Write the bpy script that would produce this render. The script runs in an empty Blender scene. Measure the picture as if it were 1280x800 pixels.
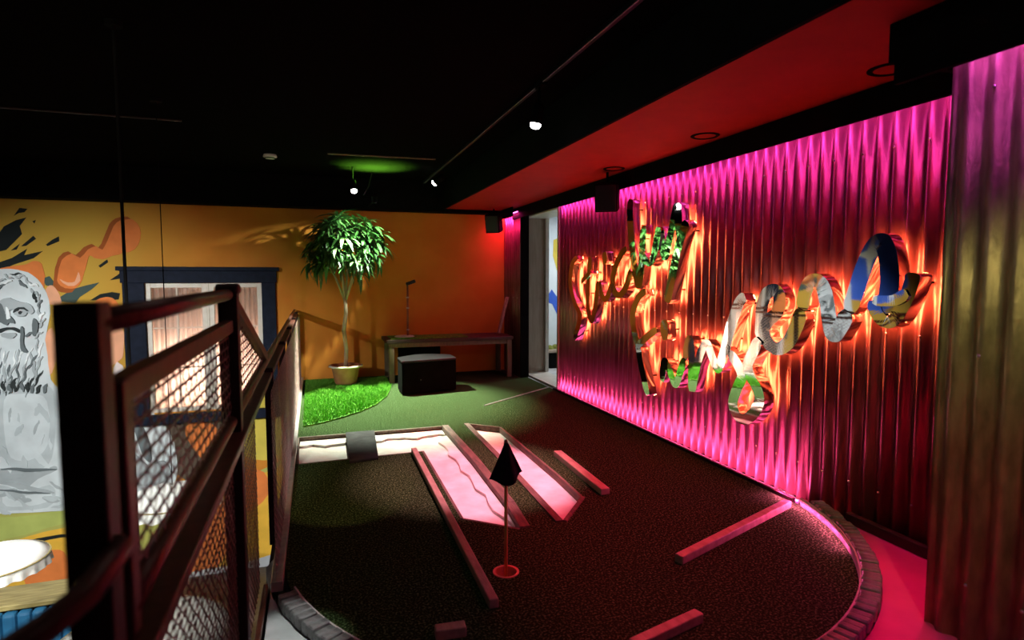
import bpy, math, random
from mathutils import Vector, Matrix, geometry

random.seed(11)
sc = bpy.context.scene
col = sc.collection

# ------------------------------------------------------------------ camera
cd = bpy.data.cameras.new('camera')
cam = bpy.data.objects.new('camera', cd)
col.objects.link(cam)
cd.sensor_width = 36.0
cd.lens = 740.0 / 1280.0 * 36.0
cd.clip_start = 0.02
cd.dof.use_dof = True
cd.dof.focus_distance = 5.2
cd.dof.aperture_fstop = 2.0
YAW, PITCH = math.radians(18.482), math.radians(4.1736)
cam.location = (0, 0, 1.65)
cam.rotation_euler = (math.pi / 2 - PITCH, 0, -YAW)
sc.camera = cam

# ------------------------------------------------------------------ world + view
w = bpy.data.worlds.new('night'); sc.world = w; w.use_nodes = True
w.node_tree.nodes['Background'].inputs[0].default_value = (0.02, 0.015, 0.015, 1)
w.node_tree.nodes['Background'].inputs[1].default_value = 0.05
sc.view_settings.view_transform = 'Standard'
sc.view_settings.look = 'None'
sc.view_settings.exposure = 0.0
sc.view_settings.gamma = 1.0
sc.view_settings.use_curve_mapping = False

# ------------------------------------------------------------------ light powers (tuned here)
P_TOP, P_BOTTOM, P_FAR, P_RED = 7.0, 13.0, 10.0, 62.0
HALO = 56.0
P_PLANT, P_FLOOR, P_WARM, P_MURAL, P_WALL, P_DOOR, P_WIN = 850.0, 3000.0, 150.0, 1900.0, 30.0, 60.0, 40.0
P_SAND, P_SHADE, P_CURB, P_UP, P_PIER, P_PINK, P_PAVE = 620.0, 1000.0, 14.0, 560.0, 110.0, 60.0, 200.0

def area(name, loc, rot, sx, sy, power, color, parent=None, spread=None):
    l = bpy.data.lights.new(name, 'AREA'); l.shape = 'RECTANGLE'; l.size = sx; l.size_y = sy
    l.energy = power; l.color = color
    if spread: l.spread = math.radians(spread)
    o = bpy.data.objects.new(name, l); col.objects.link(o)
    o.location = loc; o.rotation_euler = rot
    if parent:
        o.parent = parent
    return o

def spot(name, loc, target, power, color, angle, blend=0.3, radius=0.03, parent=None):
    l = bpy.data.lights.new(name, 'SPOT'); l.energy = power; l.color = color
    l.spot_size = math.radians(angle); l.spot_blend = blend; l.shadow_soft_size = radius
    o = bpy.data.objects.new(name, l); col.objects.link(o)
    d = Vector(target) - Vector(loc)
    o.rotation_euler = d.to_track_quat('-Z', 'Y').to_euler()
    o.location = loc
    if parent:
        o.parent = parent; o.matrix_parent_inverse = Matrix.Translation(-parent.location)
    return o

# ------------------------------------------------------------------ materials
def mat(name, c, rough=0.6, metal=0.0, c2=None, scale=8.0, bump=0.0, bscale=None, emit=None, estr=0.0, spec=0.5,
        trans=0.0, detail=3.0, stretch=(1, 1, 1), lo=0.35, hi=0.65, coat=0.0):
    m = bpy.data.materials.new(name); m.use_nodes = True
    nt = m.node_tree; N = nt.nodes; L = nt.links
    b = N['Principled BSDF']
    b.inputs['Roughness'].default_value = rough
    b.inputs['Metallic'].default_value = metal
    b.inputs['Specular IOR Level'].default_value = spec
    b.inputs['Coat Weight'].default_value = coat
    if trans: b.inputs['Transmission Weight'].default_value = trans
    if c2 is None: c2 = tuple(min(1, v * 1.25 + 0.002) for v in c)
    tc = N.new('ShaderNodeTexCoord'); mp = N.new('ShaderNodeMapping'); mp.inputs['Scale'].default_value = stretch
    L.new(tc.outputs['Object'], mp.inputs[0])
    nz = N.new('ShaderNodeTexNoise'); nz.inputs['Scale'].default_value = scale; nz.inputs['Detail'].default_value = detail
    L.new(mp.outputs[0], nz.inputs['Vector'])
    cr = N.new('ShaderNodeValToRGB')
    cr.color_ramp.elements[0].position = lo; cr.color_ramp.elements[1].position = hi
    cr.color_ramp.elements[0].color = (*c, 1); cr.color_ramp.elements[1].color = (*c2, 1)
    L.new(nz.outputs['Fac'], cr.inputs[0]); L.new(cr.outputs[0], b.inputs['Base Color'])
    if bump:
        n2 = N.new('ShaderNodeTexNoise'); n2.inputs['Scale'].default_value = bscale or scale * 3; n2.inputs['Detail'].default_value = 4
        L.new(mp.outputs[0], n2.inputs['Vector'])
        bp = N.new('ShaderNodeBump'); bp.inputs['Strength'].default_value = bump; bp.inputs['Distance'].default_value = 0.02
        L.new(n2.outputs['Fac'], bp.inputs['Height']); L.new(bp.outputs[0], b.inputs['Normal'])
    if emit:
        b.inputs['Emission Color'].default_value = (*emit, 1); b.inputs['Emission Strength'].default_value = estr
    return m

M = {}
M['turf'] = mat('turf', (0.016, 0.028, 0.009), 1.0, c2=(0.17, 0.27, 0.11), scale=85, bump=0.25, bscale=120, spec=0.0, lo=0.50, hi=0.74, detail=5)
M['grass'] = mat('grass', (0.05, 0.20, 0.015), 0.8, c2=(0.16, 0.42, 0.04), scale=30, spec=0.2)
M['sand'] = mat('sand', (0.70, 0.64, 0.57), 0.95, c2=(0.86, 0.82, 0.76), scale=5, bump=0.35, bscale=14, spec=0.1)
M['edge_wood'] = mat('edge_wood', (0.09, 0.06, 0.04), 0.7, c2=(0.18, 0.12, 0.08), scale=6, stretch=(6, 1, 6), bump=0.2)
M['bar_wood'] = mat('bar_wood', (0.36, 0.24, 0.17), 0.5, c2=(0.50, 0.36, 0.26), scale=7, stretch=(3, 1, 3), bump=0.15)
M['slab'] = mat('slab', (0.016, 0.016, 0.016), 0.7, c2=(0.040, 0.040, 0.040), scale=7, bump=0.1, spec=0.08)
M['curb_brick'] = mat('curb_brick', (0.09, 0.085, 0.085), 0.4, c2=(0.30, 0.29, 0.29), scale=14, bump=0.3)
M['curb_face'] = mat('curb_face', (0.42, 0.36, 0.34), 0.8, c2=(0.6, 0.52, 0.5), scale=18, bump=0.4)
M['concrete'] = mat('concrete', (0.50, 0.50, 0.50), 0.6, c2=(0.66, 0.66, 0.66), scale=5, bump=0.15)
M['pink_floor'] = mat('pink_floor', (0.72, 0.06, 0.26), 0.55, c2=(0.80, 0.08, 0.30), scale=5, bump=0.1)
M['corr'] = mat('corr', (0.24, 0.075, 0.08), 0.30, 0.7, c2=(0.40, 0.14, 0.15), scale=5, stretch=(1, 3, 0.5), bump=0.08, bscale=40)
M['corr_old'] = mat('corr_old', (0.22, 0.19, 0.10), 0.45, 0.55, c2=(0.42, 0.36, 0.20), scale=9, stretch=(1, 2, 0.6), bump=0.15, bscale=50)
M['screw'] = mat('screw', (0.5, 0.48, 0.46), 0.3, 0.9)
M['black'] = mat('black', (0.003, 0.003, 0.003), 0.85, spec=0.04)
M['ceil'] = mat('ceil', (0.0035, 0.003, 0.003), 0.6, c2=(0.006, 0.005, 0.005), scale=30, bump=0.1, spec=0.0)
M['soffit'] = mat('soffit', (0.36, 0.016, 0.009), 0.6, c2=(0.40, 0.019, 0.011), scale=6, spec=0.2)  # red light bounced off the wall is put into this base colour
M['black_gloss'] = mat('black_gloss', (0.008, 0.008, 0.009), 0.3, spec=0.5)
M['rail'] = mat('rail', (0.085, 0.020, 0.012), 0.42, 0.35, c2=(0.13, 0.035, 0.02), scale=25, bump=0.08)
M['rail_dark'] = mat('rail_dark', (0.020, 0.006, 0.005), 0.5, 0.2, c2=(0.035, 0.010, 0.008), scale=20, bump=0.08)
M['wire'] = mat('wire', (0.16, 0.06, 0.055), 0.45, 0.4, c2=(0.24, 0.10, 0.09), scale=20)
M['wire_pale'] = mat('wire_pale', (0.40, 0.24, 0.24), 0.45, 0.4, c2=(0.52, 0.34, 0.34), scale=20)
M['channel'] = mat('channel', (0.42, 0.40, 0.38), 0.4, 0.6, c2=(0.55, 0.52, 0.5), scale=20)
M['mirror'] = mat('mirror', (0.86, 0.85, 0.84), 0.03, 1.0, c2=(0.90, 0.89, 0.88), scale=2)
M['halo'] = mat('halo', (0.9, 0.6, 0.3), 0.5, emit=(1.0, 0.235, 0.075), estr=HALO)
M['navy'] = mat('navy', (0.008, 0.011, 0.022), 0.6, c2=(0.012, 0.016, 0.032), scale=12, bump=0.1, spec=0.08)
M['sash'] = mat('sash', (0.66, 0.58, 0.48), 0.5, c2=(0.74, 0.66, 0.56), scale=12)
M['curtain'] = mat('curtain', (0.82, 0.74, 0.70), 0.9, c2=(0.90, 0.84, 0.80), scale=5, spec=0.1)
def make_translucent(m):
    nt = m.node_tree; N = nt.nodes; L = nt.links; b = N['Principled BSDF']; out = N['Material Output']
    t = N.new('ShaderNodeBsdfTranslucent'); t.inputs[0].default_value = (.85, .72, .66, 1)
    x = N.new('ShaderNodeMixShader'); x.inputs[0].default_value = .6
    L.new(b.outputs[0], x.inputs[1]); L.new(t.outputs[0], x.inputs[2]); L.new(x.outputs[0], out.inputs['Surface'])
make_translucent(M['curtain'])
M['glass'] = mat('glass', (0.9, 0.95, 0.95), 0.02, trans=1.0, c2=(0.95, 0.98, 0.98))
M['leaf'] = mat('leaf', (0.018, 0.075, 0.014), 0.35, c2=(0.06, 0.17, 0.035), scale=3, spec=0.5)
M['leaf_pale'] = mat('leaf_pale', (0.07, 0.20, 0.05), 0.38, c2=(0.20, 0.40, 0.12), scale=3, spec=0.5)
M['bark'] = mat('bark', (0.34, 0.25, 0.15), 0.9, c2=(0.45, 0.34, 0.22), scale=20, bump=0.5, stretch=(1, 1, 0.4))
M['terracotta'] = mat('terracotta', (0.36, 0.13, 0.05), 0.8, c2=(0.46, 0.19, 0.08), scale=9, bump=0.2)
M['rim'] = mat('rim', (0.70, 0.58, 0.46), 0.8, c2=(0.80, 0.70, 0.58), scale=9)
M['soil'] = mat('soil', (0.03, 0.02, 0.012), 0.95, c2=(0.06, 0.04, 0.025), scale=40, bump=0.8)
M['table_wood'] = mat('table_wood', (0.03, 0.018, 0.010), 0.5, c2=(0.05, 0.03, 0.018), scale=6, stretch=(1, 8, 8), bump=0.1)
M['leg_wood'] = mat('leg_wood', (0.16, 0.10, 0.06), 0.6, c2=(0.22, 0.15, 0.09), scale=6, stretch=(6, 6, 1))
M['copper'] = mat('copper', (0.30, 0.12, 0.08), 0.35, 0.7)
M['cream'] = mat('cream', (0.70, 0.68, 0.60), 0.6)
M['pole_orange'] = mat('pole_orange', (0.90, 0.46, 0.10), 0.45, c2=(0.95, 0.55, 0.15), scale=15)
M['cup_red'] = mat('cup_red', (0.70, 0.22, 0.15), 0.5, c2=(0.80, 0.30, 0.2), scale=15)
M['flag'] = mat('flag', (0.006, 0.006, 0.008), 0.8, c2=(0.012, 0.010, 0.012), scale=20, spec=0.2)
M['door_wood'] = mat('door_wood', (0.36, 0.27, 0.20), 0.5, c2=(0.44, 0.34, 0.26), scale=5, stretch=(6, 6, 0.6))
M['door_trim'] = mat('door_trim', (0.62, 0.56, 0.48), 0.5, c2=(0.70, 0.64, 0.56), scale=8)
M['pale_wall'] = mat('pale_wall', (0.66, 0.75, 0.80), 0.8, c2=(0.78, 0.84, 0.86), scale=1.6)
M['moss'] = mat('moss', (0.16, 0.20, 0.03), 0.95, c2=(0.34, 0.36, 0.08), scale=30, bump=0.8)
M['shade'] = mat('shade', (0.82, 0.80, 0.74), 0.8, c2=(0.88, 0.87, 0.82), scale=10)
M['blue_velvet'] = mat('blue_velvet', (0.02, 0.13, 0.26), 0.6, c2=(0.03, 0.18, 0.34), scale=6)
M['oak'] = mat('oak', (0.28, 0.21, 0.07), 0.45, c2=(0.46, 0.36, 0.14), scale=4, stretch=(1, 9, 9))
M['floor_low'] = mat('floor_low', (0.06, 0.04, 0.025), 0.5, c2=(0.10, 0.07, 0.04), scale=4, stretch=(1, 8, 1))
M['side_wall'] = mat('side_wall', (0.03, 0.02, 0.02), 0.8)
M['white_plastic'] = mat('white_plastic', (0.75, 0.72, 0.70), 0.4)
M['lens'] = mat('lens', (0.9, 0.9, 0.9), 0.3, emit=(1.0, 0.98, 0.95), estr=18)
M['fill_red'] = mat('fill_red', (0.8, 0.2, 0.2), 0.4, emit=(1.0, 0.03, 0.06), estr=6)
M['led_magenta'] = mat('led_magenta', (0.9, 0.5, 0.8), 0.4, emit=(1.0, 0.10, 0.62), estr=12)
for n, c in dict(m_olive=(.42, .40, .10), m_green=(.42, .46, .12), m_gold=(.75, .42, .05), m_orange=(.72, .20, .05), m_dark=(.012, .016, .016),
                 m_yellow=(.62, .48, .08), m_brown=(.10, .07, .05), m_white=(.55, .56, .58), m_slate=(.06, .09, .08), m_rust=(.36, .09, .02),
                 m_peach=(.80, .38, .22), m_pink=(.75, .62, .58), m_blue=(.05, .13, .60), m_star=(.85, .82, .62),
                 s_light=(.62, .66, .67), s_soft=(.50, .54, .55), s_mid=(.40, .43, .44), s_dark=(.14, .16, .165), s_black=(.03, .035, .035), s_white=(.82, .84, .84)).items():
    M[n] = mat(n, c, 0.8, c2=tuple(min(1, v * 1.18) for v in c), scale=3.5, spec=0.2)
# plaster wall: painted ochre on the left running into orange on the right (paint, along the wall)
def wall_paint():
    m = mat('wall_paint', (0.60, 0.20, 0.02), 0.8, c2=(0.66, 0.24, 0.03), scale=2.0, bump=0.05, bscale=60, spec=0.25)
    nt = m.node_tree; N = nt.nodes; L = nt.links; b = N['Principled BSDF']
    old = b.inputs['Base Color'].links[0].from_socket
    geo = N.new('ShaderNodeNewGeometry'); sx = N.new('ShaderNodeSeparateXYZ'); L.new(geo.outputs['Position'], sx.inputs[0])
    mr = N.new('ShaderNodeMapRange'); mr.inputs['From Min'].default_value = -3.1; mr.inputs['From Max'].default_value = -1.6
    L.new(sx.outputs['X'], mr.inputs['Value'])
    mx = N.new('ShaderNodeMix'); mx.data_type = 'RGBA'
    mx.inputs['A'].default_value = (0.60, 0.36, 0.05, 1)
    L.new(mr.outputs[0], mx.inputs['Factor']); L.new(old, mx.inputs['B']); L.new(mx.outputs['Result'], b.inputs['Base Color'])
    return m
M['wall_paint'] = wall_paint()

# ------------------------------------------------------------------ mesh builder
class MB:
    def __init__(s): s.v = []; s.f = []
    def add(s, vs, fs):
        o = len(s.v); s.v += [tuple(v) for v in vs]; s.f += [tuple(i + o for i in f) for f in fs]; return s
    def box(s, x0, x1, y0, y1, z0, z1):
        return s.add([(x0, y0, z0), (x1, y0, z0), (x1, y1, z0), (x0, y1, z0), (x0, y0, z1), (x1, y0, z1), (x1, y1, z1), (x0, y1, z1)],
                     [(0, 3, 2, 1), (4, 5, 6, 7), (0, 1, 5, 4), (1, 2, 6, 5), (2, 3, 7, 6), (3, 0, 4, 7)])
    def bar(s, p, q, wd, ht, up=(0, 0, 1)):
        p = Vector(p); q = Vector(q); d = (q - p).normalized(); u = Vector(up)
        sd = d.cross(u)
        if sd.length < 1e-4: sd = Vector((1, 0, 0))
        sd.normalize(); u = sd.cross(d)
        a = sd * wd / 2; b = u * ht / 2
        return s.add([p - a - b, p + a - b, p + a + b, p - a + b, q - a - b, q + a - b, q + a + b, q - a + b],
                     [(0, 1, 2, 3), (7, 6, 5, 4), (0, 4, 5, 1), (1, 5, 6, 2), (2, 6, 7, 3), (3, 7, 4, 0)])
    def tube(s, pts, r, seg=10):
        pts = [Vector(p) for p in pts]; n = len(pts)
        rs = r if isinstance(r, (list, tuple)) else [r] * n
        base = len(s.v); prev = None
        for i, p in enumerate(pts):
            d = (pts[min(i + 1, n - 1)] - pts[max(i - 1, 0)]).normalized()
            if prev is None:
                a = d.orthogonal().normalized()
            else:
                a = (prev - d * prev.dot(d)).normalized()
            prev = a; b = d.cross(a)
            for k in range(seg):
                t = 2 * math.pi * k / seg
                s.v.append(tuple(p + (a * math.cos(t) + b * math.sin(t)) * rs[i]))
        for i in range(n - 1):
            for k in range(seg):
                k2 = (k + 1) % seg
                s.f.append((base + i * seg + k, base + i * seg + k2, base + (i + 1) * seg + k2, base + (i + 1) * seg + k))
        s.f.append(tuple(base + k for k in reversed(range(seg))))
        s.f.append(tuple(base + (n - 1) * seg + k for k in range(seg)))
        return s
    def lathe(s, prof, seg=32, c=(0, 0, 0), mod=None):
        base = len(s.v); n = len(prof)
        for i, (r, z) in enumerate(prof):
            for k in range(seg):
                t = 2 * math.pi * k / seg
                r2, z2 = (r, z) if mod is None else mod(i, k, r, z)
                s.v.append((c[0] + r2 * math.cos(t), c[1] + r2 * math.sin(t), c[2] + z2))
        for i in range(n - 1):
            for k in range(seg):
                k2 = (k + 1) % seg
                s.f.append((base + i * seg + k, base + i * seg + k2, base + (i + 1) * seg + k2, base + (i + 1) * seg + k))
        return s
    def plate(s, loops, fn, t):
        """polygon with holes -> solid plate; fn(a,b,h) maps to 3d, h in 0..t"""
        flat = [p for lp in loops for p in lp]
        tris = geometry.tessellate_polygon([[Vector((p[0], p[1], 0)) for p in lp] for lp in loops])
        n = len(flat)
        vs = [fn(p[0], p[1], t) for p in flat] + [fn(p[0], p[1], 0) for p in flat]
        fs = [tuple(x) for x in tris] + [tuple(i + n for i in reversed(x)) for x in tris]
        o = 0
        for lp in loops:
            m = len(lp)
            for i in range(m):
                j = (i + 1) % m
                fs.append((o + i, o + j, o + j + n, o + i + n))
            o += m
        return s.add(vs, fs)
    def build(s, name, material, parent=None, smooth=False, bevel=0.0, fix=True):
        me = bpy.data.meshes.new(name); me.from_pydata(s.v, [], s.f); me.update()
        if fix:
            import bmesh
            bm = bmesh.new(); bm.from_mesh(me); bmesh.ops.recalc_face_normals(bm, faces=bm.faces); bm.to_mesh(me); bm.free()
        me.materials.append(M[material] if isinstance(material, str) else material)
        if smooth:
            me.polygons.foreach_set('use_smooth', [True] * len(me.polygons))
        o = bpy.data.objects.new(name, me); col.objects.link(o)
        if parent:
            o.parent = parent
            o.matrix_parent_inverse = Matrix.Translation(-parent.location)
        if bevel:
            b = o.modifiers.new('bevel', 'BEVEL'); b.width = bevel; b.segments = 2; b.limit_method = 'ANGLE'
        return o

def tag(o, label=None, cat=None, group=None, kind=None):
    if label: o['label'] = label
    if cat: o['category'] = cat
    if group: o['group'] = group
    if kind: o['kind'] = kind
    return o
def empty(name, loc, label=None, cat=None, group=None, kind=None):
    o = bpy.data.objects.new(name, None); col.objects.link(o); o.location = loc; o.empty_display_size = 0.1
    return tag(o, label, cat, group, kind)
def share(src, name, parent, mtx):
    o = bpy.data.objects.new(name, src); col.objects.link(o); o.parent = parent
    o.matrix_parent_inverse = Matrix.Translation(-parent.location)
    o.matrix_basis = mtx
    return o
def struct(name, mb, m, label, **k):
    return tag(mb.build(name, m, **k), label, name.split('_')[0], kind='structure')

# ------------------------------------------------------------------ traced tables (metres)
WORD_UPPER = [
    [([(7.034, 1.898), (7.158, 1.839), (7.232, 1.692), (7.229, 1.523), (7.098, 1.315), (6.947, 1.187), (6.945, 1.074), (7.016, 0.943), (7.089, 0.831)], 1.0)],
    [([(6.659, 1.896), (6.677, 1.709), (6.706, 1.491), (6.69, 1.252), (6.597, 1.109), (6.501, 1.262), (6.452, 1.438), (6.413, 1.593)], 0.95), ([(6.883, 1.579), (6.767, 1.64), (6.61, 1.709)], 0.8)],
    [([(6.413, 1.593), (6.347, 1.46), (6.243, 1.388), (6.145, 1.456), (6.071, 1.586)], 0.95), ([(6.257, 1.939), (6.245, 1.874), (6.233, 1.79)], 0.9)],
    [([(5.752, 1.954), (5.857, 1.906), (5.982, 1.785), (6.053, 1.641), (6.031, 1.514), (5.917, 1.444), (5.792, 1.501), (5.707, 1.598), (5.642, 1.719)], 1.0)],
    [([(5.681, 2.478), (5.695, 2.37), (5.672, 2.172), (5.632, 1.957), (5.576, 1.752), (5.488, 1.558), (5.445, 1.725), (5.42, 1.931), (5.396, 2.183)], 1.05), ([(5.435, 1.907), (5.354, 1.822), (5.247, 1.795), (5.176, 1.897), (5.136, 2.013), (5.097, 2.135)], 1.0)],
    [([(5.097, 2.135), (5.064, 1.985), (5.004, 1.843), (4.94, 1.986), (4.879, 2.148), (4.819, 2.306), (4.789, 2.178), (4.758, 2.006)], 1.0), ([(4.651, 2.151), (4.697, 2.075), (4.756, 1.969), (4.803, 1.845), (4.85, 1.68), (4.898, 1.528), (4.934, 1.404)], 1.05)],
]
WORD_LOWER = [
    [([(5.344, 1.502), (5.453, 1.458), (5.548, 1.362), (5.602, 1.222), (5.556, 1.054), (5.468, 0.892), (5.433, 0.777), (5.364, 0.619), (5.264, 0.435)], 1.0), ([(5.502, 0.905), (5.391, 0.976), (5.253, 1.056), (5.107, 1.126)], 0.95)],
    [([(5.019, 0.618), (4.983, 0.822), (4.884, 0.742), (4.787, 0.634), (4.713, 0.753), (4.655, 0.889)], 0.95), ([(4.976, 1.231), (4.98, 1.137), (4.949, 1.038)], 1.15)],
    [([(4.655, 0.889), (4.588, 1.082), (4.547, 0.955), (4.529, 0.635), (4.46, 0.857), (4.386, 1.024), (4.32, 1.067), (4.25, 0.964), (4.172, 0.871), (4.114, 0.981), (4.068, 1.094)], 0.95)],
    [([(4.095, 1.004), (4.059, 1.135), (4.006, 1.278), (3.926, 1.439), (3.854, 1.492)], 1.15), ([(4.025, 1.026), (3.935, 0.959), (3.864, 0.859), (3.916, 0.746), (3.96, 0.619), (3.908, 0.531), (3.813, 0.52), (3.708, 0.601), (3.661, 0.711), (3.699, 0.804), (3.764, 0.875), (3.795, 0.959), (3.745, 1.06), (3.68, 1.173)], 1.05)],
    [([(3.68, 1.173), (3.677, 1.296), (3.674, 1.425), (3.628, 1.518), (3.547, 1.55), (3.496, 1.486), (3.516, 1.391), (3.602, 1.314), (3.641, 1.238), (3.595, 1.157), (3.504, 1.119), (3.405, 1.171), (3.328, 1.294), (3.283, 1.421)], 1.2)],
    [([(3.283, 1.421), (3.266, 1.528), (3.221, 1.612), (3.16, 1.623), (3.104, 1.57), (3.066, 1.459), (3.042, 1.349), (3.006, 1.267), (2.953, 1.329), (2.903, 1.426)], 1.15)],
    [([(2.903, 1.426), (2.851, 1.57), (2.806, 1.704), (2.75, 1.82), (2.698, 1.866), (2.659, 1.816), (2.634, 1.726), (2.623, 1.622), (2.629, 1.527), (2.629, 1.431)], 1.15), ([(2.724, 1.509), (2.698, 1.432), (2.632, 1.379), (2.577, 1.402), (2.535, 1.47), (2.504, 1.54), (2.48, 1.618), (2.473, 1.673)], 0.85), ([(2.718, 1.509), (2.638, 1.507), (2.567, 1.515), (2.496, 1.559)], 0.8)],
]
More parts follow.
